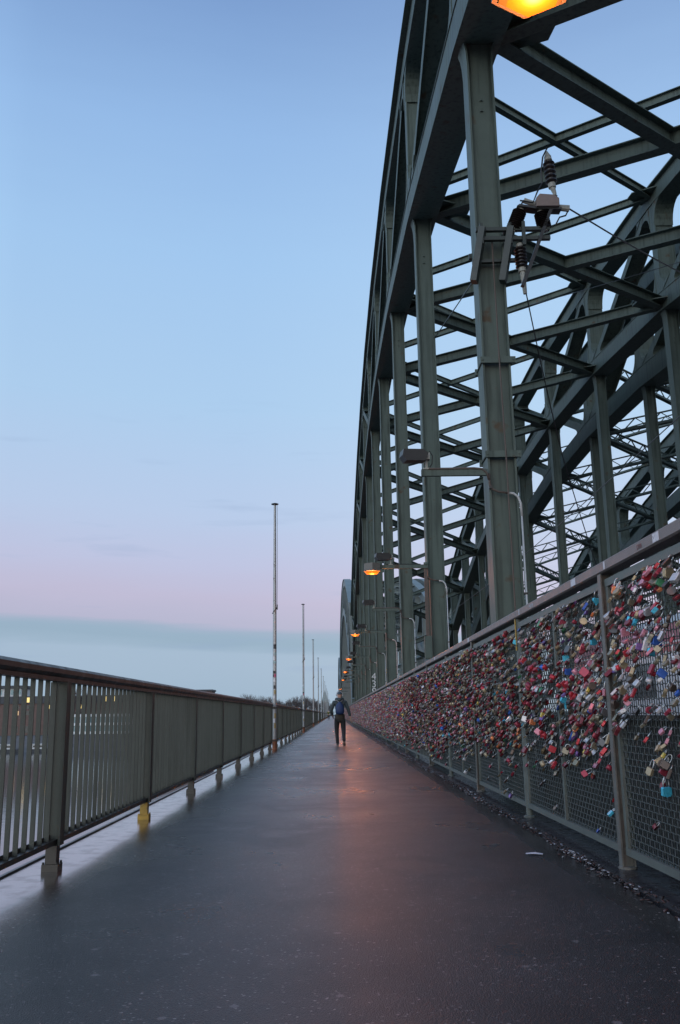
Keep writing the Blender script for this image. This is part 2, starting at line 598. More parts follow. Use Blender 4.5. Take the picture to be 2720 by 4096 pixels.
b = MB()
b.add([(-4000, -3000, -13), (4000, -3000, -13), (4000, 405, -13), (-4000, 405, -13)], [(0, 1, 2, 3)])
tag(b.build('river', WATER), 'calm pale river below the bridge', kind='structure')
BANK = mat('bank_stone', (.11, .10, .095), .8, var=.4, scale=.25, bump=.5, bscale=2)
b = MB()
b.add([(-4000, 402, -13.3), (4000, 402, -13.3), (4000, 418, -7), (-4000, 418, -7), (4000, 424, -6.7), (-4000, 424, -6.7)], [(0, 1, 2, 3), (3, 2, 4, 5)])
tag(b.build('embankment', BANK), 'sloping stone river bank opposite', kind='structure')
GRD = mat('far_ground', (.07, .075, .06), .9, var=.3, scale=.05)
b = MB()
b.add([(-9000, 424, -6.7), (9000, 424, -6.7), (9000, 12000, -6.7), (-9000, 12000, -6.7)], [(0, 1, 2, 3)])
tag(b.build('ground', GRD), 'flat land beyond the river', kind='structure')

# track deck beside the footway
BALLAST = mat('ballast', (.05, .045, .042), .95, var=.5, scale=8, bump=.6, bscale=25)
b = MB()
b.box(3.30, 45.0, -12, 408, -1.5, -.95)
tag(b.build('track_bed', BALLAST), 'dark railway deck inside the bridge', kind='structure')


# ------------------------------------------------------------------ truss bridges
def poly_sweep(mb, pts, x0, x1, o0, o1):
    """chord member: follows (y,z) points, from vertical offset o0 to o1 (perpendicular to the run)"""
    n = len(pts)
    vs = []
    for i, (y_, z_) in enumerate(pts):
        a = pts[max(0, i - 1)]
        c = pts[min(n - 1, i + 1)]
        dy, dz = c[0] - a[0], c[1] - a[1]
        L = math.hypot(dy, dz)
        ny, nz_ = -dz / L, dy / L
        for xx in (x0, x1):
            for o_ in (o0, o1):
                vs.append((xx, y_ + ny * o_, z_ + nz_ * o_))
    fs = []
    for i in range(n - 1):
        a = i * 4
        c = a + 4
        fs += [(a, a + 1, c + 1, c), (a + 2, c + 2, c + 3, a + 3), (a, c, c + 2, a + 2), (a + 1, a + 3, c + 3, c + 1)]
    fs += [(0, 2, 3, 1), ((n - 1) * 4, (n - 1) * 4 + 1, (n - 1) * 4 + 3, (n - 1) * 4 + 2)]
    mb.add(vs, fs)


def line_off(p, q, inside, d):
    """line p-q shifted by d towards the point inside; returns point and direction"""
    dx, dy = q[0] - p[0], q[1] - p[1]
    L = math.hypot(dx, dy)
    nx, ny = -dy / L, dx / L
    if (inside[0] - p[0]) * nx + (inside[1] - p[1]) * ny < 0:
        nx, ny = -nx, -ny
    return (p[0] + nx * d, p[1] + ny * d), (dx / L, dy / L)


def isect(a, b_):
    (p, d), (q, e) = a, b_
    det = d[0] * -e[1] + e[0] * d[1]
    rx, ry = q[0] - p[0], q[1] - p[1]
    t_ = (rx * -e[1] + e[0] * ry) / det
    return (p[0] + d[0] * t_, p[1] + d[1] * t_)


def fillets(mbs, tri, hws, x0, x1, tl=.9):
    """rounded gusset pieces in the three corners of a truss opening. tri vertices A,B,C; hws for AB,BC,CA; mbs per corner"""
    cen = (sum(p[0] for p in tri) / 3, sum(p[1] for p in tri) / 3)
    ls = [line_off(tri[i], tri[(i + 1) % 3], cen, hws[i]) for i in range(3)]
    cor = [isect(ls[2], ls[0]), isect(ls[0], ls[1]), isect(ls[1], ls[2])]
    for i in range(3):
        c = cor[i]
        pn = cor[(i + 1) % 3]
        pp = cor[(i + 2) % 3]
        v1 = (pn[0] - c[0], pn[1] - c[1])
        v2 = (pp[0] - c[0], pp[1] - c[1])
        l1, l2 = math.hypot(*v1), math.hypot(*v2)
        tt = min(tl, .42 * l1, .42 * l2)
        u1 = (v1[0] / l1, v1[1] / l1)
        u2 = (v2[0] / l2, v2[1] / l2)
        T1 = (c[0] + u1[0] * tt, c[1] + u1[1] * tt)
        T2 = (c[0] + u2[0] * tt, c[1] + u2[1] * tt)
        pts = [c]
        K = 7
        for k in range(K + 1):
            s_ = k / K
            # quadratic curve through the corner gives the rounded gusset edge
            q = ((1 - s_) ** 2 * T1[0] + 2 * s_ * (1 - s_) * (c[0] * .85 + (T1[0] + T2[0]) * .075) + s_ ** 2 * T2[0],
                 (1 - s_) ** 2 * T1[1] + 2 * s_ * (1 - s_) * (c[1] * .85 + (T1[1] + T2[1]) * .075) + s_ ** 2 * T2[1])
            pts.append(q)
        mbs[i].prism(pts, x0, x1, 'YZ', fan=True)


def truss_bridge(name, xs, y0, P, n0, n1, mid, zl, zu, label, group=None, paint=None, lat=False, kind='detail', braces=True, zdeck=-1.0, fat=1.0):
    paint = paint or STEEL
    Y = lambda n: y0 + P * n
    root = empty(name, ((xs[0] + xs[-1]) / 2, Y(n0), zdeck), label, 'bridge', group)
    ns = list(range(n0, n1 + 1))
    for X in xs:
        lo, hi = MB(), MB()
        L = [(Y(n), zl(n)) for n in ns]
        U = [(Y(n), zu(n)) for n in ns]
        hl, hu, hp, hd = .33 * fat, .30 * fat, .24 * fat, .17 * fat
        cw = .36 if kind == 'detail' else .40
        Lx = [(Y(n0) - P * .5, zl(n0) * .55 + zdeck * .45)] + L + [(Y(n1) + P * .5, zl(n1) * .55 + zdeck * .45)]
        poly_sweep(lo, Lx, X - cw, X + cw, -hl, hl)
        poly_sweep(lo, Lx, X - cw - .03, X + cw + .03, -hl - .03, -hl - .002)
        poly_sweep(lo, Lx, X - cw - .02, X + cw + .02, hl + .002, hl + .03)
        poly_sweep(hi, U, X - cw, X + cw, -hu, hu)
        poly_sweep(hi, U, X - cw - .16, X + cw + .16, hu + .002, hu + .05)
        poly_sweep(hi, U, X - cw - .02, X + cw + .02, -hu - .03, -hu - .002)
        for i, n in enumerate(ns):
            # post between the chords: two side flanges and a web
            po = MB()
            za, zb = zl(n) + hl, zu(n) - hu
            pw = cw - .02
            po.box(X - pw, X - pw + .03, Y(n) - hp, Y(n) + hp, za, zb)
            po.box(X + pw - .03, X + pw, Y(n) - hp, Y(n) + hp, za, zb)
            po.box(X - pw + .03, X + pw - .03, Y(n) - hp + .05, Y(n) - hp + .08, za, zb)
            po.box(X - pw + .03, X + pw - .03, Y(n) + hp - .08, Y(n) + hp - .05, za, zb)
            po.build('arch_post', paint, root)
            # hanger below the lower chord, flared at the top
            ha = MB()
            zt = zl(n) - hl - .032
            if zt - zdeck > 1.5:
                prof = [(zdeck, .215), (zt - .5, .215), (zt - .25, .228), (zt - .1, .25), (zt, .285)]
                for j in range(len(prof) - 1):
                    (za, wa), (zb, wb) = prof[j], prof[j + 1]
                    for sg in (-1, 1):
                        o1, o2 = sg * wa, sg * wb
                        i1, i2 = sg * (wa - .03), sg * (wb - .03)
                        ha.add([(X + o1, Y(n) - .23, za), (X + i1, Y(n) - .23, za), (X + i1, Y(n) + .23, za), (X + o1, Y(n) + .23, za),
                                (X + o2, Y(n) - .23, zb), (X + i2, Y(n) - .23, zb), (X + i2, Y(n) + .23, zb), (X + o2, Y(n) + .23, zb)],
                               [(0, 3, 2, 1), (4, 5, 6, 7), (0, 1, 5, 4), (1, 2, 6, 5), (2, 3, 7, 6), (3, 0, 4, 7)])
                    for yy in (-.15, .11):
                        ha.add([(X - wa + .03, Y(n) + yy, za), (X + wa - .03, Y(n) + yy, za), (X + wb - .03, Y(n) + yy, zb), (X - wb + .03, Y(n) + yy, zb),
                                (X - wa + .03, Y(n) + yy + .02, za), (X + wa - .03, Y(n) + yy + .02, za), (X + wb - .03, Y(n) + yy + .02, zb), (X - wb + .03, Y(n) + yy + .02, zb)],
                               [(0, 1, 2, 3), (7, 6, 5, 4), (0, 4, 5, 1), (2, 6, 7, 3)])
                if kind == 'detail' and Y(n) < 70:
                    for zz in (zt - 1.35, zt - 1.15):            # bolt heads near the top
                        ha.lathe([(.028, 0), (.028, .015)], (X, Y(n) - .16, zz), 6)
                ha.build('hanger', paint, root)
        for i in range(len(ns) - 1):
            n = ns[i]
            Ln, Lm, Un, Um = L[i], L[i + 1], U[i], U[i + 1]
            dg = MB()
            if n + .5 < mid:
                a, c = Un, Lm
                fillets([lo, hi, lo], [Ln, Un, Lm], [hp, hd, hl], X - cw, X + cw, .95)
                fillets([hi, hi, lo], [Un, Um, Lm], [hu, hp, hd], X - cw, X + cw, .95)
            else:
                a, c = Um, Ln
                fillets([lo, hi, lo], [Lm, Um, Ln], [hp, hd, hl], X - cw, X + cw, .95)
                fillets([hi, hi, lo], [Um, Un, Ln], [hu, hp, hd], X - cw, X + cw, .95)
            A = Vector((X, a[0], a[1]))
            C = Vector((X, c[0], c[1]))
            dirv = (C - A).normalized()
            A2, C2 = A + dirv * .35, C - dirv * .35
            for sg in (-1, 1):
                o_ = Vector((sg * (cw - .03), 0, 0))
                dg.beam(A2 + o_, C2 + o_, .015, hd * 2, Vector((0, -dirv.z, dirv.y)))
            dg.beam(A2, C2, 2 * cw - .08, .03, Vector((0, -dirv.z, dirv.y)))
            dg.build('diagonal', paint, root)
            if kind == 'detail' and len(xs) > 1:
                pass
        # node plates that take the wind bracing
        if braces and len(xs) > 1:
            sg = 1 if X == xs[0] else -1
            for i, n in enumerate(ns):
                for (mb_, z_, a_) in ((lo, zl(n) - .05, .95), (hi, zu(n) + .12, .75)):
                    xa, xb = (X + cw, X + cw + a_) if sg > 0 else (X - cw - a_, X - cw)
                    k_ = (zl(n + 1) - zl(n - 1)) / 2 / P
                    pts = [(xa if sg > 0 else xb, -.85), (xb if sg > 0 else xa, -.25), (xb if sg > 0 else xa, .25), (xa if sg > 0 else xb, .85)]
                    vs = []
                    for dz in (-.02, .02):
                        for (px, py) in pts:
                            vs.append((px, Y(n) + py, z_ + dz + py * k_))
                    mb_.add(vs, [(3, 2, 1, 0), (4, 5, 6, 7), (0, 1, 5, 4), (1, 2, 6, 5), (2, 3, 7, 6), (3, 0, 4, 7)])
        # drain lip and rivet strip line on the lower chord side
        lo.build('lower_chord', paint, root)
        hi.build('upper_chord', paint, root)
    if braces and len(xs) > 1:
        xa, xb = xs[0] + .3, xs[-1] - .3
        for i in range(len(ns) - 1):
            n = ns[i]
            for (zf, w, h, dz) in ((zl, .30, .42, -.05), (zu, .20, .30, .12)):
                for (p, q, e) in (((xa, Y(n), zf(n) + dz), (xb, Y(n + 1), zf(n + 1) + dz), 0), ((xa, Y(n + 1), zf(n + 1) + dz), (xb, Y(n), zf(n) + dz), .006)):
                    br = MB()
                    p = (p[0], p[1], p[2] + e)
                    q = (q[0], q[1], q[2] + e)
                    if lat:
                        br.lattice(p, q, .30, .60, 9)
                    elif kind == 'detail':
                        br.ibeam(p, q, w, h)
                    else:
                        br.ibeam(p, q, w * 1.3, h)
                    br.build('wind_brace', paint, root)
    return root


ZL = lambda n: 17.12 - .295 * (n - 5) ** 2
ZU = lambda n: 21.35 - .268 * (n - 5) ** 2
HX1, HX2 = 2.57, 12.80
bridge = truss_bridge('truss_bridge', [HX1, HX2], 4.2, 9.0, -1, 11, 5, ZL, ZU,
                      'nearest green steel arch truss span, its row of tall hangers beside the lock fence', 'arched truss spans')
truss_bridge('truss_bridge', [15.1, 25.3], 4.2, 9.0, -1, 11, 5, lambda n: ZL(n) - .45, lambda n: ZU(n) - .45,
             'green truss span with lattice bracing, directly right of the nearest span', 'arched truss spans', lat=True, kind='far', fat=1.35)
truss_bridge('truss_bridge', [27.9, 38.1], 4.2, 9.0, -1, 11, 5, lambda n: ZL(n) - .6, lambda n: ZU(n) - .6,
             'rightmost and farthest aside of the parallel truss spans', 'arched truss spans', kind='far', fat=1.2)
ZL2 = lambda n: 21.8 - .235 * (n - 8.5) ** 2
ZU2 = lambda n: 26.6 - .17 * (n - 8.5) ** 2
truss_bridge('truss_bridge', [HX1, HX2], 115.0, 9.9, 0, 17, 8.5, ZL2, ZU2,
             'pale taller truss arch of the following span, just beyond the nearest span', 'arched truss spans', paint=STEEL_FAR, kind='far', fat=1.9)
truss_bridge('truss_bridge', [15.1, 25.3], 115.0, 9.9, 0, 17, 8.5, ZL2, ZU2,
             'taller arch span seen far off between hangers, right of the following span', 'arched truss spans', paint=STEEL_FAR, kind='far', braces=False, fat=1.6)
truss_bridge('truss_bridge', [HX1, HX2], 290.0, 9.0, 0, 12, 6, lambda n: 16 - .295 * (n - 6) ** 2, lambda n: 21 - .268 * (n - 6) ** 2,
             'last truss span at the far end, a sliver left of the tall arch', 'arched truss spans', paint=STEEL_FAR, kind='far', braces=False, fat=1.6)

# longitudinal parapet girder between footway and tracks
g = empty('side_girder', (3.0, -6, -1.5), 'long dark riveted plate girder behind the lock fence', 'girder')
b = MB()
b.box(2.98, 3.02, -6, 408, -1.5, .93)
b.box(2.88, 3.12, -6, 408, .932, .965)
b.build('plate', DARKGIRD, g)

# ------------------------------------------------------------------ left railing
rail = empty('railing', (-1.95, -3, 0), 'dark green-grey steel railing with flat upright bars along the river side', 'railing')
RX = -1.95
RP = 3.085
RY0 = 6.58
NPOST = 128
b = MB()
b.bevbox((RX, (LEND - 4) / 2 - 2, 1.340), (.105, LEND, .075), .022)
b.box(RX - .032, RX + .032, -4, LEND - 4, 1.272, 1.300)
b.build('handrail', HAND, rail)
b = MB()
b.box(RX - .03, RX + .03, -4, LEND - 4, .172, .205)
b.box(RX - .03, RX - .022, -4, LEND - 4, .206, .232)
b.build('bottom_rail', HAND, rail)
b2 = MB()
for k in range(-3, NPOST):
    yy = RY0 + RP * k
    p = MB()
    ze = 1.271
    p.box(RX - .06, RX - .048, yy - .05, yy + .05, .166, ze)
    p.box(RX + .048, RX + .06, yy - .05, yy + .05, .166, ze)
    p.box(RX - .047, RX + .047, yy - .006, yy + .006, .166, ze)
    if k == 1 or k == 0 or True:
        po = p.build('post', GRAPHITE, rail) if k < 60 else None
        ft = MB()
        ft.prism([(RX - .056, yy - .056), (RX + .056, yy - .056), (RX + .056, yy + .056), (RX - .056, yy + .056)], 0.0, .045, 'XY')
        ft.prism([(RX - .038, yy - .04), (RX + .038, yy - .04), (RX + .038, yy + .04), (RX - .038, yy + .04)], .046, .165, 'XY')
        for sx_ in (-1, 1):
            for sy_ in (-1, 1):
                ft.lathe([(.008, 0), (.008, .015)], (RX + sx_ * .047, yy + sy_ * .047, .0455), 6)
        if po:
            fo = ft.build('foot', YELLOW if k == 1 else HAND, po)
            if k == 1:
                fo['label'] = 'yellow painted foot of the railing post'
        else:
            b2.v, b2.f = b2.v, b2.f
            o0 = len(b2.v)
            for src in (p, ft):
                o0 = len(b2.v)
                b2.v += src.v
                b2.f += [tuple(i + o0 for i in f) for f in src.f]
tag(b2.build('far_posts', GRAPHITE, rail), kind='stuff')
b2 = MB()
cnt = 0
for k in range(-2, NPOST):
    for j in range(1, 20):
        yy = RY0 + RP * (k + j / 20)
        q = MB()
        q.box(RX - .0155, RX + .0155, yy - .005, yy + .005, .206, 1.271)
        if 4.3 < yy < 20 and cnt < 100:
            q.build('baluster', GRAPHITE, rail)
            cnt += 1
        else:
            o0 = len(b2.v)
            b2.v += q.v
            b2.f += [tuple(i + o0 for i in f) for f in q.f]
tag(b2.build('far_balusters', GRAPHITE, rail), kind='stuff')

# ------------------------------------------------------------------ flagpoles
def flagpole(y_, lab):
    X = -1.80
    r_ = empty('flagpole', (X, y_, 0), lab, 'flagpole', 'flagpoles along the left railing')
    b = MB()
    b.tube([(X, y_, .30), (X, y_, 3.2), (X, y_, 5.5), (X, y_, 7.6)], [.062, .058, .048, .036], 12, True)
    b.build('pole', GALV, r_, smooth=False)
    b = MB()
    b.lathe([(.04, 0), (.115, .015), (.12, .035), (.05, .06)], (X, y_, 7.58), 14)
    b.build('cap', BLACK, r_)
    b = MB()
    b.lathe([(.085, 0), (.085, .02), (.07, .025), (.068, .30)], (X, y_, 0), 12)
    b.build('base_sleeve', RUSTORANGE, r_)
    b = MB()
    b.tube([(X + .075, y_ - .03, 7.58), (X + .085, y_ - .03, 5.5), (X + .078, y_ - .03, 4.4), (X + .07, y_ - .05, 4.25)], .006, 5)
    b.tube([(X + .075, y_ - .05, 4.3), (X - .02, y_ - .075, 4.18), (X - .08, y_ - .02, 4.1), (X, y_ + .07, 4.12), (X + .075, y_ - .04, 4.3)], .009, 5)
    b.cbox((X + .08, y_ - .04, 4.30), (.03, .04, .16))
    b.build('halyard', BLACK, r_)
    b = MB()
    b.box(X - .17, X + .07, y_ - .075, y_ - .067, 1.20, 1.26)
    b.box(X - .17, X + .07, y_ - .075, y_ - .067, .24, .28)
    b.build('clamp', HAND, r_)
    return r_


fcol = [mat('sticker_black', (.03, .03, .03), .5), mat('sticker_pale', (.6, .62, .64), .5), mat('sticker_pink', (.55, .12, .22), .5),
        mat('sticker_teal', (.30, .42, .42), .5), mat('sticker_ochre', (.34, .26, .10), .5)]
for k in range(11):
    y_ = 28.1 + 27 * k
    if k == 0:
        lab = 'nearest flagpole, tall grey metal with stickers on its lower shaft and a rusty foot'
    else:
        lab = '%s flagpole from the front, bare grey metal beside the left railing' % ORDS[k]
    fp = flagpole(y_, lab)
    if k < 2:
        X = -1.80
        for (z_, h_, a_, w_, mi) in [(3.08, .14, -1.45, 1.3, 0), (2.86, .1, -1.2, .9, 3), (2.72, .12, -1.9, .8, 1), (2.60, .07, -1.5, 1.2, 3), (2.30, .08, -1.8, 1.3, 0), (2.20, .1, -1.3, 1.0, 2),
                                     (2.19, .08, -2.2, .7, 0), (2.06, .1, -1.7, .9, 1), (1.85, .1, -1.6, .9, 0), (1.70, .12, -1.4, .8, 4), (1.55, .09, -1.8, .9, 1), (1.0, .14, -1.2, 1.0, 4),
                                     (.85, .12, -1.7, .9, 1), (.7, .15, -1.3, .9, 4)]:
            if k == 1 and nr.rand() < .4:
                continue
            b = MB()
            K = 6
            vs = []
            rr_ = .0645
            for q in range(K + 1):
                aa = a_ - w_ / 2 + w_ * q / K
                for zz in (z_ - h_ / 2, z_ + h_ / 2):
                    vs.append((X + rr_ * math.cos(aa), y_ + rr_ * math.sin(aa), zz))
            b.add(vs, [(2 * q, 2 * q + 2, 2 * q + 3, 2 * q + 1) for q in range(K)])
            b.build('sticker', fcol[mi], fp)

# ------------------------------------------------------------------ lamps and floodlights on the hangers
def make_lamp():
    """local frame: origin at lamp centre, arm runs to +X to the hanger"""
    r_ = empty('street_lamp', (0, 0, 0), '', 'street lamp', 'sodium lamps over the footway')
    b = MB()
    b.lathe([(.12, .20), (.215, .19), (.222, .035), (.228, .03), (.228, .0), (.20, -.012)], n=6)
    b.build('housing', LAMPH, r_)
    b = MB()
    b.lathe([(.19, -.014), (.19, -.022), (.15, -.058), (.05, -.070)], n=6)
    b.build('diffuser', SODIUM, r_)
    ld = bpy.data.lights.new('bulb', 'POINT')
    ld.energy = 85
    ld.color = (1.0, .27, .07)
    ld.shadow_soft_size = .07
    lo_ = bpy.data.objects.new('bulb', ld)
    COL.objects.link(lo_)
    lo_.parent = r_
    lo_.location = (0, 0, -.24)
    b = MB()
    b.beam((.20, 0, .11), (1.38, 0, .11), .06, .09)
    b.cbox((1.32, -.02, .18), (.09, .07, .05))
    b.build('arm', STEEL, r_)
    b = MB()
    b.tube([(.35, -.03, .165), (1.2, -.03, .165)], .009, 5)
    b.build('cable', BLACK, r_)
    return r_


def make_flood():
    """origin where the bracket stands on the arm; box points to the walkway"""
    r_ = empty('floodlight', (0, 0, 0), '', 'floodlight', 'dark floodlights on the brackets')
    b = MB()
    # wedge shaped head
    prof = [(-.42, -.02), (-.36, -.10), (-.06, -.085), (-.02, .03), (-.10, .085), (-.40, .075)]
    b.prism(prof, -.10, .10, 'XZ')
    b.transform(Matrix.Rotation(R(12), 4, 'Z') @ Matrix.Translation((0, -.02, .20)))
    b.build('head', BLACK, r_)
    b = MB()
    b.beam((-.02, -.005, 0), (-.02, -.005, .14), .05, .03, (1, 0, 0))
    b.cbox((.0, 0, .20), (.06, .12, .10))
    b.cbox((-.02, 0, .012), (.10, .08, .02))
    b.build('bracket', PALEMETAL, r_)
    b = MB()
    b.tube([(.03, -.04, .28), (.07, -.05, .2), (.06, -.04, .08), (.02, -.03, .02)], .008, 5)
    b.build('cable', BLACK, r_)
    return r_


def make_arm():
    """floodlight with its own arm; origin where the arm meets the hanger"""
    r_ = copy_tree(flood0)
    for ch in r_.children:
        ch.location = (-.905, 0, .05)
    b = MB()
    b.beam((-.98, 0, 0), (-.02, 0, 0), .06, .10)
    b.cbox((-.99, 0, 0), (.03, .09, .10))
    b.build('arm', STEEL, r_)
    b = MB()
    b.tube([(-.9, -.03, .055), (-.22, -.03, .058), (-.10, -.03, .045), (-.03, -.03, -.02), (-.01, -.03, -.12)], .017, 8)
    b.build('cable_tube', RUSTPIPE, r_, smooth=True)
    return r_


def make_conduit():
    """origin at hanger centre line front face at arm height; runs down the hanger"""
    r_ = empty('conduit', (0, 0, 0), '', 'pipe', 'cable conduits on the hangers')
    b = MB()
    b.tube([(-.21, -.03, -.10), (-.21, -.03, -.26), (-.17, -.03, -.34), (-.08, -.03, -.38), (.06, -.03, -.40)], .017, 8)
    b.build('upper_pipe', RUSTPIPE, r_, smooth=True)
    b = MB()
    b.tube([(.06, -.03, -.40), (.14, -.03, -.41), (.20, -.03, -.46), (.235, -.03, -.56), (.24, -.03, -.75)], .019, 8)
    b.tube([(.24, -.03, -.75), (.24, -.03, -4.6)], .014, 8)
    b.build('lower_pipe', CONDUIT, r_, smooth=True)
    for zz in (-1.9, -3.1, -4.2):
        b = MB()
        b.cbox((.235, -.02, zz), (.06, .05, .03))
        b.build('clip', BLACK, r_)
    b = MB()
    b.cbox((-.20, -.03, -.31), (.05, .05, .04))
    b.build('clip', BLACK, r_)
    return r_


ARMZ = 4.58
lamp0, flood0 = make_lamp(), make_flood()
arm0, cond0 = make_arm(), make_conduit()
used = {}


def place(proto, loc, lab, rz=0):
    if proto.name not in used:
        used[proto.name] = 1
        o_ = proto
    else:
        o_ = copy_tree(proto)
    o_.location = loc
    o_.rotation_euler.z = rz
    o_['label'] = lab
    return o_


for n in range(0, 12):
    yf = 4.2 + 9 * n - .23
    if n % 2 == 0:
        i = n // 2
        place(lamp0, (HX1 - 1.58 + (.09 if n == 0 else 0), yf - .03, ARMZ - .15 + (.25 if n == 0 else 0)),
              'big lit hexagonal sodium lamp cut off by the top edge, nearest of all' if n == 0 else
              '%s lit sodium lamp from the front, hexagonal housing on a hanger arm' % ORDS[i])
        if n:
            place(flood0, (HX1 - 1.10, yf - .03, ARMZ + .005), 'dark floodlight standing on the arm of the %s sodium lamp from the front' % ORDS[i])
    else:
        i = n // 2
        place(arm0, (HX1 - .215, yf - .03, ARMZ - .08), '%s from the front of the dark floodlights on arms without any sodium lamp' % ORDS[i])
    if n:
        place(cond0, (HX1, yf, ARMZ), 'thin conduit bending down the %s hanger, rusty above and pale below' % ORDS[n - 1])
for k in range(6):
    place(lamp0, (HX1 - 1.58, 130 + 19.8 * k, ARMZ - .11), 'tiny far sodium lamp, %s one beyond the end of the nearest span' % ORDS[k])

# switch box strapped to the second hanger and its rails
b = MB()
b.cbox((HX1 - .26, 22.2 - .30, 2.55), (.18, .12, .55))
b.box(HX1 - .34, HX1 - .18, 22.2 - .375, 22.2 - .362, 2.3, 2.8)
tag(b.build('switch_box', STEEL), 'green metal switch box low on the left edge of the second hanger', 'box')
b = MB()
b.tube([(HX1 - .17, 22.2 - .26, 4.2), (HX1 - .17, 22.2 - .26, 1.6)], .02, 8)
b.box(HX1 - .30, HX1 - .22, 22.2 - .262, 22.2 - .236, 2.84, 4.6)
tag(b.build('cable_duct', RUSTPIPE), 'narrow cable duct running up the second hanger above the box', 'pipe')

# insulator assembly clamped to the first hanger
Y1 = 13.2
eq = empty('insulator_assembly', (HX1, Y1 - .23, 8.0), 'switchgear with dark ribbed insulators clamped high on the nearest full hanger', 'electrical gear')
b = MB()
yb = Y1 - .36
for zz in (8.42, 8.26):
    b.beam((HX1 - .24, yb, zz), (HX1 + .92, yb - .02, zz), .07, .06)
b.beam((HX1 - .30, yb + .10, 7.92), (HX1 + .45, yb + .1, 7.95), .07, .05)
for xx in (HX1 - .16, HX1 + .29):
    b.beam((xx + .03, yb - .02, 8.44), (xx - .14, yb + .04, 7.55), .16, .10)
    b.beam((xx, yb - .05, 8.50), (xx, yb - .05, 8.15), .06, .05)
b.beam((HX1 + .50, yb - .06, 8.52), (HX1 + .50, yb - .06, 8.12), .06, .05)
b.beam((HX1 - .26, Y1 + .27, 8.3), (HX1 + .28, Y1 + .27, 8.3), .06, .08)
b.build('bracket', DARKBR, eq)
b = MB()
b.beam((HX1 + .42, yb - .10, 7.40), (HX1 + 1.05, yb - .04, 8.98), .07, .05)
b.build('lever', BLACK, eq)


def insul(p, q, r_, n_, parent, w0=.05):
    p, q = Vector(p), Vector(q)
    L = (q - p).length
    prof = []
    for i in range(n_):
        a = L * (.14 + .72 * i / n_)
        s_ = .72 * L / n_
        prof += [(r_ * .68, a), (r_, a + s_ * .35), (r_ * .95, a + s_ * .55), (r_ * .68, a + s_ * .7)]
    m_ = Matrix.Translation(p) @ (q - p).to_track_quat('Z', 'Y').to_matrix().to_4x4()
    x_ = MB()
    x_.lathe(prof, n=14)
    x_.transform(m_)
    ins = x_.build('insulator', CERAMIC, parent, smooth=False)
    x_ = MB()
    x_.lathe([(w0, 0), (w0, L * .15), (w0 * .7, L * .155), (w0 * .66, L * .855)], n=12)
    x_.lathe([(w0 * .8, L * .86), (w0 * 1.1, L * .88), (w0 * .9, L)], n=12)
    x_.transform(m_)
    x_.build('end_cap', PALEMETAL, ins)


insul((HX1 + .33, yb, 8.38), (HX1 + .50, yb, 8.80), .115, 9, eq)
insul((HX1 + .86, yb, 8.38), (HX1 + .80, yb, 8.76), .115, 9, eq)
insul((HX1 + 1.02, yb, 9.15), (HX1 + .98, yb, 9.70), .095, 5, eq, .06)
insul((HX1 + .47, yb + .05, 7.72), (HX1 + .45, yb + .05, 8.20), .10, 6, eq, .06)
for pts_, rr_ in (([(1.02, 0, 9.16), (1.05, 0, 9.05), (1.05, 0, 8.80)], [.045, .03, .035]), ([(.47, .05, 7.72), (.49, .05, 7.35)], [.045, .03]),
                  ([(.55, 0, 8.93), (.74, 0, 8.86)], [.045, .04]), ([(1.08, 0, 8.80), (1.26, 0, 8.78)], [.05, .055]), ([(.98, 0, 9.70), (.97, 0, 9.80)], [.06, .015])):
    b = MB()
    b.tube([(HX1 + p[0], yb + p[1], p[2]) for p in pts_], rr_, 10)
    b.build('terminal', PALEMETAL, eq)
DX_, DZ_ = .12, -.20
b = MB()
b.prism([(HX1 + p[0] + DX_, p[1] + DZ_) for p in ((.60, 8.96), (.96, 8.96), (.96, 9.09), (.88, 9.15), (.66, 9.17), (.60, 9.10))], yb - .13, yb + .10, 'XZ')
b.build('switch_case', PINKBOX, eq)
b = MB()
b.prism([(HX1 + p[0] + DX_, p[1] + DZ_) for p in ((.30, 8.99), (.58, 8.94), (1.0, 8.925), (1.0, 8.955), (.60, 8.975), (.34, 9.02))], yb - .09, yb + .08, 'XZ')
b.build('base_plate', BLACK, eq)
for pts_ in ([(.85, -.06, 10.03), (.76, -.08, 9.85), (.72, -.08, 9.6), (.72, -.08, 9.38), (.63, -.1, 9.22), (.55, -.1, 9.03), (.36, -.05, 9.10)],
             [(1.12, 0, 8.94), (1.08, 0, 8.86), (.98, 0, 8.83), (.92, 0, 8.72)], [(.80, 0, 8.66), (.66, 0, 8.64), (.5, 0, 8.66)]):
    b = MB()
    b.tube([(HX1 + p[0] + DX_, yb + p[1], p[2] + DZ_) for p in pts_], .013, 6)
    b.build('jumper_cable', BLACK, eq)
# bands, rod and long cable on the first hanger
for (z_, nm) in ((6.28, 'upper'), (4.78, 'lower')):
    b = MB()
    b.box(HX1 - .255, HX1 + .285, Y1 - .285, Y1 - .235, z_ - .05, z_ + .05)
    b.box(HX1 - .255, HX1 + .285, Y1 + .235, Y1 + .28, z_ - .05, z_ + .05)
    for xx in (-.225, .255):
        b.tube([(HX1 + xx, Y1 - .30, z_), (HX1 + xx, Y1 + .29, z_)], .014, 6)
    tag(b.build('clamp_band', STEEL), '%s flat clamp band bolted round the nearest full hanger' % nm, 'clamp')
b = MB()
b.tube([(HX1 + .02, Y1 - .30, 8.3), (HX1 + .03, Y1 - .30, 6.3), (HX1 + .05, Y1 - .30, 4.8), (HX1 + .07, Y1 - .26, 0)], .012, 6)
tag(b.build('earthing_rod', RUSTPIPE), 'thin rusty earthing rod running down the nearest full hanger', 'rod')

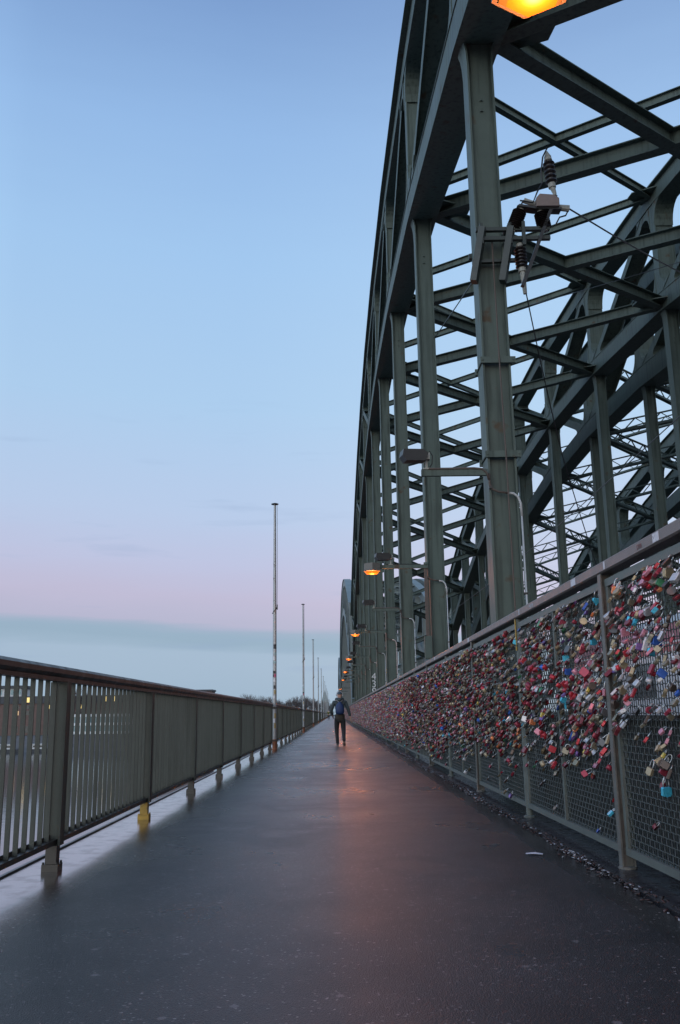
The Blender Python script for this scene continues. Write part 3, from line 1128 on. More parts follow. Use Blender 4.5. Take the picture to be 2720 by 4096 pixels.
# overhead cables
def wire(name, pts, r_, lab, sag=0.0):
    P_ = []
    for i in range(len(pts) - 1):
        a, c = Vector(pts[i]), Vector(pts[i + 1])
        for k in range(8):
            s_ = k / 8
            p = a.lerp(c, s_)
            p.z -= sag * 4 * s_ * (1 - s_)
            P_.append(p)
    P_.append(Vector(pts[-1]))
    b = MB()
    b.tube(P_, r_, 5)
    return tag(b.build(name, BLACK), lab, 'cable', 'overhead cables of the railway')


wire('overhead_cable', [(HX1 + 1.26, yb, 8.78), (12.6, 22.0, 10.9)], .014, 'overhead cable leaving the right end of the switchgear towards the far arch', .25)
wire('overhead_cable', [(HX1 + .55, yb, 8.93), (HX1 + .2, 22, 10.6)], .014, 'short overhead cable leaving the left end of the switchgear', .05)
wire('overhead_cable', [(HX1 + .5, yb + .05, 7.4), (4.3, 16.0, 5.6), (6.3, 20.5, 3.6)], .010, 'dark cable hanging from the lowest insulator down to the tracks', .12)
for j, (xx, zz) in enumerate(((5.6, 5.6), (10.1, 5.6))):
    wire('overhead_cable', [(xx, 2, zz)] + [(xx, 13.2 + 27 * q, zz) for q in range(0, 5)], .01, '%s contact wire strung lengthwise above the tracks of the nearest span' % ('left' if j == 0 else 'right'), .15)
wire('overhead_cable', [(9.6, 9.0, 7.6), (7.9, 40.0, 19.6)], .012, 'very thin cable rising steeply through the bracing, left of the far arch', .1)
wire('overhead_cable', [(8.8, 13.2, 2.4), (16.0, 22.2, 9.4)], .02, 'sloping stay cable crossing behind the right-hand hangers', .1)

# cantilever support with insulators on the far arch hanger
cs = empty('catenary_support', (12.6, 22.2, 4), 'hinged tube frame with small insulators reaching out from a right-hand hanger', 'catenary support')
b = MB()
b.tube([(14.9, 22.2, 6.9), (12.2, 22.0, 7.6), (9.9, 21.9, 6.7)], .035, 8)
b.tube([(14.9, 22.2, 8.4), (12.1, 22.0, 7.7)], .03, 8)
b.tube([(10.4, 22, 6.85), (10.0, 22, 6.1)], .02, 6)
b.build('tube_frame', RUSTPIPE, cs)
insul((12.9, 22.1, 7.4), (12.3, 22.05, 7.6), .09, 6, cs)
insul((12.9, 22.1, 7.9), (12.3, 22.05, 7.75), .09, 6, cs)

# ------------------------------------------------------------------ lock fence
FX = 1.90
FY0 = 6.2
FP = 3.0
fence = empty('lock_fence', (FX, -6, 0), 'long brown-grey steel fence of wire mesh panels covered in padlocks', 'fence')
b = MB()
b.bevbox((FX + .01, LEND / 2 - 4, 1.978), (.12, LEND - 4, .076), .010)
b.build('top_rail', BROWN, fence)
for k in range(-3, 60):
    yy = FY0 + FP * k
    p = MB()
    if k % 2 == 0:
        # channel post
        p.box(FX - .035, FX + .035, yy - .006, yy + .006, .012, 1.938)
        p.box(FX - .045, FX - .035, yy - .036, yy + .034, .012, 1.938)
        p.box(FX + .035, FX + .045, yy - .034, yy + .034, .012, 1.938)
    else:
        p.tube([(FX, yy, .012), (FX, yy, 1.938)], .034, 12)
    p.lathe([(.06, 0), (.06, .012), (.04, .018)], (FX, yy, .012), 10)
    o_ = p.build('post', RUSTY if k % 2 == 0 else FENCEP, fence)
    if k == 1:
        q = MB()
        q.box(FX - .043, FX - .0355, yy - .02, yy + .012, 1.62, 1.936)
        q.build('paint_patch', YELLOW, o_)
    fr = MB()
    for (ya, w) in ((yy + .050, .050), (yy + FP / 2 - .022, .044), (yy + FP - .10, .050)):
        fr.box(FX - .019, FX + .029, ya, ya + w, .150, 1.845)
    fr.box(FX - .022, FX + .031, yy + .050, yy + FP - .050, 1.845, 1.897)
    fr.box(FX - .022, FX + .031, yy + .050, yy + FP - .050, .104, .150)
    fr.build('panel_frame', FENCEP, fence)
b = MB()
for k in range(60, 132):
    yy = FY0 + FP * k
    b.box(FX - .035, FX + .035, yy - .03, yy + .03, .012, 1.938)
    b.box(FX - .02, FX + .03, yy + 1.48, yy + 1.52, .1505, 1.8445)
    b.box(FX - .022, FX + .031, yy + .04, yy + 2.96, 1.845, 1.897)
    b.box(FX - .022, FX + .031, yy + .04, yy + 2.96, .104, .150)
tag(b.build('far_posts', GRAPHITE, fence), kind='stuff')


def np_mesh(name, V, Fq, mats, parent=None, col=None, midx=None):
    """V (n,3), Fq (m,4) arrays -> object"""
    me = bpy.data.meshes.new(name)
    me.vertices.add(len(V))
    me.vertices.foreach_set('co', np.asarray(V, dtype=np.float32).ravel())
    m_ = len(Fq)
    me.loops.add(m_ * 4)
    me.loops.foreach_set('vertex_index', np.asarray(Fq, dtype=np.int32).ravel())
    me.polygons.add(m_)
    me.polygons.foreach_set('loop_start', np.arange(0, m_ * 4, 4, dtype=np.int32))
    me.polygons.foreach_set('loop_total', np.full(m_, 4, dtype=np.int32))
    if midx is not None:
        me.polygons.foreach_set('material_index', np.asarray(midx, dtype=np.int32))
    me.update(calc_edges=True)
    me.validate()
    if col is not None:
        a_ = me.color_attributes.new('tint', 'FLOAT_COLOR', 'POINT')
        a_.data.foreach_set('color', np.asarray(col, dtype=np.float32).ravel())
    return add_obj_mesh(name, me, mats, parent)


def grid_panel(ya, yb_, z0, z1, s_, wavy, r_, x_):
    V, F_ = [], []
    off = 0

    def tubes(P_, rad, sides):
        nonlocal off
        # P_ (k,3) polyline, square or 4-sided section in x and the in-plane normal
        k_ = len(P_)
        d = np.gradient(P_, axis=0)
        d /= np.linalg.norm(d, axis=1)[:, None]
        xn = np.array([1.0, 0, 0])
        nn = np.cross(d, xn)
        nn /= np.linalg.norm(nn, axis=1)[:, None]
        ring = np.stack([P_ + rad * xn, P_ + rad * nn, P_ - rad * xn, P_ - rad * nn], 1)
        V.append(ring.reshape(-1, 3))
        i_ = np.arange(k_ - 1)[:, None] * 4
        q_ = np.arange(4)[None]
        f_ = np.stack([i_ + q_, i_ + (q_ + 1) % 4, i_ + 4 + (q_ + 1) % 4, i_ + 4 + q_], -1).reshape(-1, 4)
        F_.append(f_ + off)
        off += k_ * 4

    ny = int((yb_ - ya) / s_)
    nz_ = int((z1 - z0) / s_)
    for i in range(ny + 1):
        yy = ya + (yb_ - ya) * (i + .5) / (ny + 1)
        if wavy:
            kk = nz_ * 4
            zz = np.linspace(z0, z1, kk + 1)
            ph = np.pi * (zz - z0) / s_ + (np.pi if i % 2 else 0)
            P_ = np.stack([x_ + .004 * np.sin(ph), yy + .0095 * np.sin(ph) + 0 * zz, zz], 1)
        else:
            P_ = np.array([[x_, yy, z0], [x_, yy, z1]])
        tubes(P_, r_, 4)
    for j in range(nz_ + 1):
        zz = z0 + (z1 - z0) * (j + .5) / (nz_ + 1)
        if wavy:
            kk = ny * 2
            yy = np.linspace(ya, yb_, kk + 1)
            ph = np.pi * (yy - ya) / s_ + (np.pi if j % 2 else 0)
            P_ = np.stack([x_ - .004 * np.sin(ph), yy, zz + .003 * np.sin(ph)], 1)
        else:
            P_ = np.array([[x_, ya, zz], [x_, yb_, zz]])
        tubes(P_, r_, 4)
    return np.concatenate(V), np.concatenate(F_)


for k in range(-2, 30):
    ya, yc = FY0 + FP * k + .09, FY0 + FP * k + FP / 2 - .02
    yd, ye = FY0 + FP * k + FP / 2 + .02, FY0 + FP * (k + 1) - .09
    wv = -1 <= k <= 3
    s_ = .042 if k <= 8 else .084
    r_ = .0033 if k <= 8 else .005
    V1, F1 = grid_panel(ya, yc, .151, 1.844, s_, wv, r_, FX)
    V2, F2 = grid_panel(yd, ye, .151, 1.844, s_, wv, r_, FX)
    V_ = np.concatenate([V1, V2])
    V_ = V_ - np.array([FX, -6, 0])
    np_mesh('mesh_panel', V_, np.concatenate([F1, F2 + len(V1)]), [WIRE], fence)
# stickers on the top rail
for (yy, w, nm) in ((6.78, .13, 'pale sticker'), (6.02, .03, 'narrow tape'), (4.98, .10, 'torn pale sticker'), (8.9, .025, 'small white tape'), (12.3, .12, 'white tape'), (16.5, .12, 'white tape')):
    b = MB()
    b.box(FX - .0525, FX - .0503, yy, yy + w, 1.952, 2.004)
    b.build('sticker', TAPE, fence)
GRAF = mat('marker_scrawl', (.16, .06, .06), .6)
for (y0_, txt, hgt, mt) in ((5.12, 'DVA', .034, GRAF), (8.2, 'WSC RN', .035, TAPE)):
    cu = bpy.data.curves.new('marker_writing', 'FONT')
    cu.body = txt
    cu.size = hgt * 1.3
    cu.extrude = .0004
    cu.materials.append(mt)
    tmp = bpy.data.objects.new('marker_writing', cu)
    ob = bpy.data.objects.new('marker_writing', bpy.data.meshes.new_from_object(tmp))
    bpy.data.objects.remove(tmp)
    COL.objects.link(ob)
    ob.parent = fence
    ob.matrix_world = Matrix.Translation((FX - .0515, y0_ + .24, 1.962)) @ Matrix(((0, 0, -1, 0), (-1, 0, 0, 0), (0, 1, 0, 0), (0, 0, 0, 1)))
    ob.location = Vector((FX - .0515, y0_ + .24, 1.962)) - Vector((FX, -6, 0))

# ------------------------------------------------------------------ padlocks
PAL = [('red', (.44, .035, .05), 9), ('crimson', (.33, .045, .075), 12), ('dark red', (.18, .03, .04), 11), ('brass', (.38, .31, .20), 14), ('tarnished olive', (.22, .195, .14), 17),
       ('brown', (.12, .092, .078), 14), ('dark grey', (.085, .085, .09), 10), ('silver', (.50, .50, .52), 9), ('white', (.70, .70, .70), 1.5),
       ('blue', (.04, .12, .44), 1.6), ('light blue', (.07, .48, .66), .9), ('purple', (.20, .11, .32), 1.5), ('green', (.06, .24, .12), 1.3), ('pink', (.52, .22, .28), 7),
       ('orange', (.74, .24, .10), 1.3), ('yellow', (.60, .46, .10), .6)]
PW = np.array([p[2] for p in PAL])
PW = PW / PW.sum()


def lock_mat(nm, c):
    brassy = nm in ('brass', 'tarnished olive', 'silver', 'brown')
    return mat('padlock_' + nm.replace(' ', '_'), c, .38 if not brassy else .42, .35 if not brassy else .5, var=.22, scale=55, spots=(tuple(v * .35 for v in c), .66, 70))


LM = [lock_mat(p[0], p[1]) for p in PAL]


def outline(shape):
    if shape == 'heart':
        pts = []
        for k in range(20):
            a = 2 * math.pi * k / 20
            pts.append((.0015 * 16 * math.sin(a) ** 3, .0015 * (13 * math.cos(a) - 5 * math.cos(2 * a) - 2 * math.cos(3 * a) - math.cos(4 * a)) - .030))
        return pts
    if shape == 'round':
        return [(.024 * math.cos(2 * math.pi * k / 14), -.024 + .024 * math.sin(2 * math.pi * k / 14)) for k in range(14)]
    if shape == 'long':
        w, h, r_ = .014, .060, .003
    elif shape == 'tapered':
        return [(-.019, 0), (.019, 0), (.023, -.012), (.020, -.036), (.014, -.041), (-.014, -.041), (-.020, -.036), (-.023, -.012)]
    else:
        w, h, r_ = .0215, .037, .004
    return [(-w + r_, -h), (w - r_, -h), (w, -h + r_), (w, -r_), (w - r_, 0), (-w + r_, 0), (-w, -r_), (-w, -h + r_)]


def lock_body(shape):
    b = MB()
    o_ = outline(shape)
    n = len(o_)
    cx = sum(p[0] for p in o_) / n
    cz = sum(p[1] for p in o_) / n
    ins = [(cx + (p[0] - cx) * .93, cz + (p[1] - cz) * .93) for p in o_]
    th = .0085
    z0 = -.024
    vs = []
    for (pl, yy) in ((ins, -th), (o_, -th + .0018), (o_, th - .0018), (ins, th)):
        vs += [(p[0], yy, p[1] + z0) for p in pl]
    fs = [tuple(range(n - 1, -1, -1))[::-1], tuple(range(4 * n - 1, 3 * n - 1, -1))]
    for r_ in range(3):
        for k in range(n):
            fs.append((r_ * n + k, (r_ + 1) * n + k, (r_ + 1) * n + (k + 1) % n, r_ * n + (k + 1) % n))
    b.add(vs, fs)
    if shape == 'rect':                         # keyhole plate and rim
        b.box(-.006, .006, -.0095, .0095, z0 - .0385, z0 - .0372)
    return b


def lock_shackle(tall=1.0, seg=8, sides=6):
    b = MB()
    w = .0135
    h = .010 * tall
    pts = [(-w, 0, -.028), (-w, 0, -.012)]
    for k in range(seg + 1):
        a = math.pi - math.pi * k / seg
        pts.append((w * math.cos(a), 0, -.012 + h * .2 + (w) * math.sin(a) * tall))
    pts += [(w, 0, -.012), (w, 0, -.028)]
    b.tube(pts, .0033, sides)
    return b


SHAPES = ['rect', 'rect', 'rect', 'rect', 'rect', 'tapered', 'tapered', 'long', 'round', 'heart']
body_me = {}
for sh in set(SHAPES):
    for ci in range(len(PAL)):
        pass
shk_me = []
for tall in (1.0, 2.0):
    b = lock_shackle(tall)
    me = bpy.data.meshes.new('shackle')
    me.from_pydata(b.v, [], b.f)
    me.materials.append(SILVER)
    me.polygons.foreach_set('use_smooth', [True] * len(me.polygons))
    shk_me.append(me)


def get_body(sh, ci):
    if (sh, ci) not in body_me:
        b = lock_body(sh)
        me = bpy.data.meshes.new('padlock')
        me.from_pydata(b.v, [], b.f)
        me.materials.append(LM[ci])
        body_me[(sh, ci)] = me
    return body_me[(sh, ci)]


def density(y_, z_):
    """how thickly the mesh is hung with locks at height z and distance y"""
    if y_ < 6.2:
        top, lo_, hi_ = 150, .52, 1.05
    elif y_ < 9.2:
        top, lo_, hi_ = 205, .42, .98
    elif y_ < 15:
        top, lo_, hi_ = 270, .30, .88
    elif y_ < 27:
        top, lo_, hi_ = 330, .18, .66
    else:
        top, lo_, hi_ = 330, .18, .50
    q = min(1, max(0, (z_ - lo_) / (hi_ - lo_)))
    return 11 + (top - 11) * q * q * (3 - 2 * q)


locks = []
k = -3
y_ = 3.3
while y_ < 210:
    step = .25
    for j in range(36):
        za = .17 + j * .047
        if za > 1.84:
            break
        d_ = density(y_, za) * (1.0 if y_ < 60 else .55)
        patch = .65 + .7 * (math.sin(y_ * 2.3 + za * 5) * .5 + .5) if y_ < 20 else 1
        lam = d_ * step * .047 * patch
        for q in range(nr.poisson(lam)):
            yy = y_ + nr.rand() * step
            ph = ((yy - FY0) / (FP / 2)) % 1.0
            if ph < .05 or ph > .95:
                continue
            zz = za + nr.rand() * .047
            if y_ < 27:
                zz = .151 + round((zz - .151) / .042) * .042 + .004      # hang on the wires
            locks.append((yy, min(zz, 1.845)))
    y_ += step
# individual locks that stand out in the photograph: pixel place, colour, shape, size
HERO = [(2658, 3172, 'light blue', 'rect', 1.45), (2522, 2491, 'light blue', 'rect', 1.2), (2636, 2466, 'light blue', 'rect', 1.1), (2626, 2567, 'blue', 'rect', 1.5), (2603, 2620, 'light blue', 'rect', 1.2),
        (2559, 2599, 'purple', 'rect', 1.2), (2594, 2290, 'red', 'rect', 1.5), (2671, 2290, 'brass', 'tapered', 1.6), (2464, 2348, 'orange', 'rect', 1.5), (2695, 2643, 'white', 'rect', 1.5),
        (2298, 2779, 'red', 'heart', 1.5), (2333, 2800, 'silver', 'rect', 1.5), (2264, 2809, 'light blue', 'rect', 1.4), (2262, 2830, 'light blue', 'rect', 1.3), (2256, 2640, 'light blue', 'rect', 1.3),
        (2264, 2691, 'blue', 'rect', 1.4), (2368, 2574, 'light blue', 'rect', 1.3), (2653, 2348, 'green', 'rect', 1.2), (2174, 2868, 'yellow', 'rect', 1.3), (2174, 2931, 'red', 'heart', 1.5),
        (2214, 3001, 'red', 'rect', 1.5), (2130, 2893, 'orange', 'rect', 1.4), (2420, 2775, 'pink', 'rect', 1.4), (2064, 2575, 'light blue', 'rect', 1.3), (2370, 2250, 'light blue', 'heart', 1.3)]
SHAPES = ['rect', 'rect', 'rect', 'rect', 'rect', 'tapered', 'tapered', 'long', 'round', 'heart']
NAMES = [p[0] for p in PAL]
for (hx, hy, hc, hs_, hz) in HERO:
    d_ = fw + rt2 * ((hx - 1360) / F_PX) - up2 * ((hy - 2048) / F_PX)
    q_ = d_ * ((FX - .04) / d_.x)
    locks.append((q_.y, min(1.83, CAM_H + q_.z + .055)))
locks = np.array(locks)
NL = len(locks)
NH = len(HERO)
ci_ = nr.choice(len(PAL), NL, p=PW)
sc_ = nr.uniform(.72, 1.22, NL) * np.where(nr.rand(NL) < .07, 1.35, 1.0)
sh_ = nr.randint(0, len(SHAPES), NL)
yaw_ = np.where(nr.rand(NL) < .80, nr.normal(R(84), R(14), NL), nr.normal(R(12), R(28), NL))
lean_ = np.clip(nr.normal(R(36), R(11), NL), R(5), R(60))
roll_ = nr.normal(0, R(14), NL)
tall_ = (nr.rand(NL) < .25).astype(int)
depth_ = np.abs(nr.normal(0, .012, NL)) + np.where(locks[:, 0] > 12, np.abs(nr.normal(0, .02, NL)), 0)


for a_, h_ in enumerate(HERO):
    i_ = NL - NH + a_
    ci_[i_] = NAMES.index(h_[2])
    sh_[i_] = SHAPES.index(h_[3])
    sc_[i_] = h_[4] * .93
    yaw_[i_] = R(12 + 20 * math.sin(a_ * 2.1))
    lean_[i_] = R(16 + 8 * math.sin(a_ * 1.3))
    depth_[i_] = .02


def lock_matrix(i):
    # body turned by yaw, then leaning out towards the footway
    m_ = Matrix.Rotation(lean_[i], 4, 'Y') @ Matrix.Rotation(yaw_[i], 4, 'Z') @ Matrix.Rotation(roll_[i], 4, 'Y')
    m_ = m_ @ Matrix.Scale(sc_[i], 4)
    m_.translation = (FX - .006 - depth_[i], locks[i, 0], locks[i, 1] + .008)
    return m_


# the three hundred that show largest are things of their own
cand = []
for i in range(NL):
    if locks[i, 0] < 12:
        px, py, zc = project((FX - .03, locks[i, 0], locks[i, 1] - .04))
        if 0 < px < 2725 and 0 < py < 4096 and zc > 0:
            cand.append((sc_[i] / zc + (5 if i >= NL - NH else 0), i, px, py))
cand.sort(reverse=True)
sel = cand[:300]
selset = set(c[1] for c in sel)
from collections import defaultdict
buckets = defaultdict(list)
for _, i, px, py in sel:
    yy, zz = locks[i]
    panel = 'in the rightmost panel' if yy < 6.2 else ('left of the thick post' if yy < 9.2 else 'in the third panel')
    hb = 'high' if zz > 1.62 else ('fairly high' if zz > 1.3 else ('halfway up' if zz > 1.0 else ('fairly low' if zz > .7 else 'low')))
    big = 'large ' if sc_[i] > 1.3 else ('small ' if sc_[i] < .9 else '')
    shn = {'rect': '', 'tapered': '', 'long': 'slim ', 'round': 'round ', 'heart': 'heart-shaped '}[SHAPES[sh_[i]]]
    buckets[(big, PAL[ci_[i]][0], shn, hb, panel)].append((px, i))
for key, lst in buckets.items():
    lst.sort()
    big, cn, shn, hb, panel = key
    for r_, (px, i) in enumerate(lst):
        ob = bpy.data.objects.new('padlock', get_body(SHAPES[sh_[i]], ci_[i]))
        COL.objects.link(ob)
        ob.matrix_world = lock_matrix(i)
        s1 = bpy.data.objects.new('shackle', shk_me[tall_[i]])
        COL.objects.link(s1)
        s1.parent = ob
        lab = '%s%s%s padlock %s %s' % (big, shn, cn, hb, panel)
        if len(lst) > 1:
            lab += ', %s from left' % ORDS[r_]
        tag(ob, lab, 'padlock', 'padlocks on the fence mesh')


def template(far):
    """quad-only lock: body box and three-sided shackle; returns verts, quads, flags (1 = body)"""
    w, h, t_ = .0215, .038, .0085
    z0 = -.024
    if not far:
        r_ = .004
        o_ = [(-w + r_, -h), (w - r_, -h), (w, -h + r_), (w, -r_), (w - r_, 0), (-w + r_, 0), (-w, -r_), (-w, -h + r_)]
        V = [(p[0], -t_, p[1] + z0) for p in o_] + [(p[0], t_, p[1] + z0) for p in o_]
        F_ = [(k, 8 + k, 8 + (k + 1) % 8, (k + 1) % 8) for k in range(8)]
        for o2 in (0, 8):
            q = [(0, 1, 4, 5), (1, 2, 3, 4), (0, 5, 6, 7)]
            F_ += [tuple(o2 + a for a in f) for f in q]
        seg = 5
    else:
        V = [(x_, y__, z0 + z__) for y__ in (-t_, t_) for (x_, z__) in ((-w, -h), (w, -h), (w, 0), (-w, 0))]
        F_ = [(0, 1, 2, 3), (7, 6, 5, 4), (0, 4, 5, 1), (1, 5, 6, 2), (2, 6, 7, 3), (3, 7, 4, 0)]
        seg = 2
    nb = len(V)
    nf = len(F_)
    pts = [(-.0135, -.026)] + [(-.0135 * math.cos(math.pi * k / seg), -.010 + .0135 * math.sin(math.pi * k / seg)) for k in range(seg + 1)] + [(.0135, -.026)]
    o2 = len(V)
    sides = 3
    for i, (x_, z__) in enumerate(pts):
        a = pts[max(0, i - 1)]
        c = pts[min(len(pts) - 1, i + 1)]
        dx, dz = c[0] - a[0], c[1] - a[1]
        L = math.hypot(dx, dz)
        nx, nz_ = -dz / L, dx / L
        for k in range(sides):
            an = 2 * math.pi * k / sides
            V.append((x_ + nx * .0035 * math.cos(an), .0035 * math.sin(an), z__ + nz_ * .0035 * math.cos(an)))
    for i in range(len(pts) - 1):
        for k in range(sides):
            F_.append((o2 + i * 3 + k, o2 + i * 3 + (k + 1) % 3, o2 + (i + 1) * 3 + (k + 1) % 3, o2 + (i + 1) * 3 + k))
    flag = np.zeros(len(V))
    flag[:nb] = 1
    ff = np.ones(len(F_), dtype=int)
    ff[:nf] = 0
    return np.array(V), np.array(F_), flag, ff


palc = np.array([p[1] for p in PAL])
Vs, Fs, Cs, Ms = [], [], [], []
off = 0
for far in (False, True):
    TV, TF, TFl, FM = template(far)
    idx = [i for i in range(NL) if i not in selset and ((locks[i, 0] > 24) == far)]
    mats_ = np.array([np.array(lock_matrix(i)) for i in idx])
    if far:
        mats_[:, :3, :3] *= 1.08
    W_ = np.einsum('nij,vj->nvi', mats_[:, :3, :3], TV) + mats_[:, None, :3, 3]
    n_, v_ = W_.shape[:2]
    Vs.append(W_.reshape(-1, 3))
    Fs.append((TF[None] + (np.arange(n_) * v_)[:, None, None]).reshape(-1, 4) + off)
    cc = palc[ci_[idx]] * nr.uniform(.7, 1.25, (n_, 1))
    cv = np.ones((n_, v_, 4))
    cv[:, :, :3] = cc[:, None, :]
    Cs.append(cv.reshape(-1, 4))
    Ms.append(np.tile(FM, n_))
    off += n_ * v_
m, t, bb = principled('padlocks_mixed')
at = N(t, 'ShaderNodeAttribute', attribute_name='tint')
t.links.new(at.outputs['Color'], bb.inputs['Base Color'])
bb.inputs['Roughness'].default_value = .4
bb.inputs['Metallic'].default_value = .3
SIL2 = mat('shackle_steel_dull', (.42, .41, .40), .35, .6, var=.3, scale=40)
lk = np_mesh('padlock_mass', np.concatenate(Vs), np.concatenate(Fs), [m, SIL2], None, np.concatenate(Cs), np.concatenate(Ms))
tag(lk, 'thousands of further small padlocks crowding the fence mesh into the distance', 'padlocks', 'padlocks on the fence mesh', 'stuff')

# ------------------------------------------------------------------ litter and debris
b = MB()
pr_ = [(1.315, 7.0), (1.49, 6.93), (1.535, 6.985), (1.40, 7.06)]
b.prism(pr_, .002, .006, 'XY')
px = MB()
pts = [(1.385, 6.93, .004), (1.43, 6.90, .010), (1.50, 6.895, .005), (1.515, 6.95, .004), (1.46, 6.975, .010), (1.395, 6.98, .004)]
px.add([p for p in pts] + [(p[0], p[1], p[2] + .001) for p in pts], [(0, 1, 4, 5), (1, 2, 3, 4), (11, 10, 7, 6), (10, 9, 8, 7), (0, 6, 7, 1), (1, 7, 8, 2), (2, 8, 9, 3), (3, 9, 10, 4), (4, 10, 11, 5), (5, 11, 6, 0)])
tag(px.build('paper_scrap', PAPER), 'crumpled white paper scrap lying on the wet asphalt near the fence', 'paper')

DEB = [mat('debris_dark', (.022, .018, .017), .5, var=.4, scale=60), mat('debris_red', (.055, .028, .026), .45, var=.4, scale=60), mat('debris_icy', (.30, .32, .36), .22, var=.3, scale=60)]
V_, F_, MI = [], [], []
o0 = 0
yy = 3.2
while yy < 90:
    wob_ = .02 * math.sin(yy * 1.7) + .015 * math.sin(yy * 5.1)
    dens = (120 if yy < 20 else 50) * (.6 + .6 * (math.sin(yy * 1.1 + 1) * .5 + .5))
    for q in range(nr.poisson(dens * .1)):
        cx = 1.735 + wob_ + nr.normal(0, .036)
        cy = yy + nr.rand() * .1
        s_ = nr.uniform(.004, .015) * (1 if yy < 20 else 1.7)
        a = nr.rand() * 6.28
        cz = .006 + max(0, .018 - abs(cx - 1.735 - wob_) * .4) * nr.rand()
        tl = nr.uniform(-.5, .5, 2)
        vs = []
        for (u_, v__) in ((-1.3, -.35), (.9, -.5), (1.5, .3), (-.8, .45)):
            X_, Y_ = u_ * s_ * math.cos(a) - v__ * s_ * math.sin(a), u_ * s_ * math.sin(a) + v__ * s_ * math.cos(a)
            vs.append((cx + X_, cy + Y_, cz + tl[0] * X_ + tl[1] * Y_ + .004))
        low_ = [(x_, y__, z__ - .006) for (x_, y__, z__) in vs]
        V_ += vs + low_
        F_ += [tuple(o0 + i for i in f) for f in ((0, 1, 2, 3), (7, 6, 5, 4), (0, 4, 5, 1), (1, 5, 6, 2), (2, 6, 7, 3), (3, 7, 4, 0))]
        mm = 2 if nr.rand() < .10 + .12 * (math.sin(yy * 2.2) > .3) else (1 if nr.rand() < .3 else 0)
        MI += [mm] * 6
        o0 += 8
    yy += .1
db = np_mesh('debris', np.array(V_), np.array(F_), DEB, None, None, MI)
tag(db, 'line of wet leaves, grit and broken bits along the gutter under the fence', 'debris', kind='stuff')

# ------------------------------------------------------------------ train behind the fence
TW = mat('train_white', (.50, .52, .55), .3, var=.08, scale=3)
TR = mat('train_red', (.26, .04, .055), .3, var=.1, scale=3)
TG = mat('train_glass', (.10, .11, .12), .12, var=.2, scale=1)
TK = mat('train_dark', (.03, .03, .03), .6)
tr = empty('train', (7.9, -4, -.95), 'light grey and red passenger train standing behind the lock fence', 'train')
x0, x1 = 6.5, 9.3
ya, yb2 = -6.0, 24.5
prof = [(x0, .1), (x0, 2.30), (x0 + .10, 2.62), (x0 + .42, 2.90), (x0 + 1.0, 3.06), (x1 - 1.0, 3.06), (x1 - .42, 2.90), (x1 - .10, 2.62), (x1, 2.30), (x1, .1)]
b = MB()
b.prism(prof, ya, yb2, 'XZ')
b.build('body', TW, tr)
b = MB()
for (z0, z1) in ((2.10, 2.26), (.98, 1.10), (.3, .8)):
    if z0 != .98:
        b.box(x0 - .012, x0 - .002, ya, yb2, z0, z1)
b.prism([(x0 - .008, 2.30), (x0 + .092, 2.625), (x0 + .085, 2.66), (x0 - .018, 2.31)], ya, yb2, 'XZ')
b.build('stripe', TR, tr)
for k in range(10):
    yy = ya + 1.2 + 2.9 * k
    b = MB()
    b.box(x0 - .010, x0 - .003, yy, yy + 1.5, 1.25, 1.95)
    b.build('window', TG, tr)
for k in range(3):
    yy = ya + 4.05 + 8.7 * k - .9 + .35
    b = MB()
    b.box(x0 - .02, x0 - .004, yy - .1, yy + 1.0, .15, 2.08)
    b.build('door', TR, tr)
b = MB()
b.box(x0 + .1, x1 - .1, ya + .3, yb2 - .4, -.85, .098)
b.build('underframe', TK, tr)

# ------------------------------------------------------------------ far bank
BRICK = mat('dark_red_brick', (.13, .085, .075), .85, var=.3, scale=.6)
WHITEW = mat('pale_cladding', (.45, .47, .48), .6, var=.1, scale=.3)
ROOFD = mat('dark_roof', (.05, .055, .065), .7, var=.2)
GLASSD = mat('dark_window_glass', (.03, .035, .04), .15)
GLASST = mat('teal_glass', (.16, .26, .28), .2, var=.3, scale=.3)
LIT = mat('lit_window', (.5, .4, .2), .5, emis=((1, .72, .22), .9))
WARM = mat('dim_lit_window', (.4, .3, .2), .5, emis=((1, .6, .25), .4))


def at(px_, py_, Y_):
    d = fw + rt2 * ((px_ - 1360) / F_PX) - up2 * ((py_ - 2048) / F_PX)
    return Vector((0, 0, CAM_H)) + d * (Y_ / d.y)


# brick warehouse
w = empty('warehouse', (-110, 440, -6.7), 'long brick warehouse with lit attic windows across the river', 'building')
xa, xb, zt = -185.0, -62.0, 8.0
b = MB()
b.box(xa, xb, 440, 458, -6.7, zt)
wl = b.build('wall', BRICK, w)
b = MB()
b.box(xa - .5, xb + .5, 439.3, 458.7, zt + .002, zt + 3.4)
b.build('attic_storey', ROOFD, w)
k = 0
x_ = xa + 2
while x_ < xb - 2:
    for r_, (z0, z1) in enumerate(((-5.6, -2.5), (-.9, 1.3), (2.6, 4.6), (5.4, 7.2), (8.5, 10.8))):
        if nr.rand() < .28 and r_ < 4:
            continue
        b = MB()
        b.box(x_, x_ + 1.9, 439.2 if r_ == 4 else 439.93, 439.28 if r_ == 4 else 439.99, z0, z1)
        ml = nr.rand()
        wi = b.build('window', LIT if (ml < .16 and r_ in (0, 4, 3)) else (WARM if ml < .26 else GLASSD), w)
        k += 1
        if k >= 98:
            break
    if k >= 98:
        break
    x_ += 5.2
hs = empty('roof_building', (-168, 447, 11.4), 'pale penthouse with window bands on the left end of the warehouse roof', 'building')
b = MB()
b.box(-186, -150, 442, 456, 11.45, 15.2)
b.build('wall', WHITEW, hs)
b = MB()
b.box(-187, -149, 441, 457, 15.25, 16.6)
b.build('roof', ROOFD, hs)
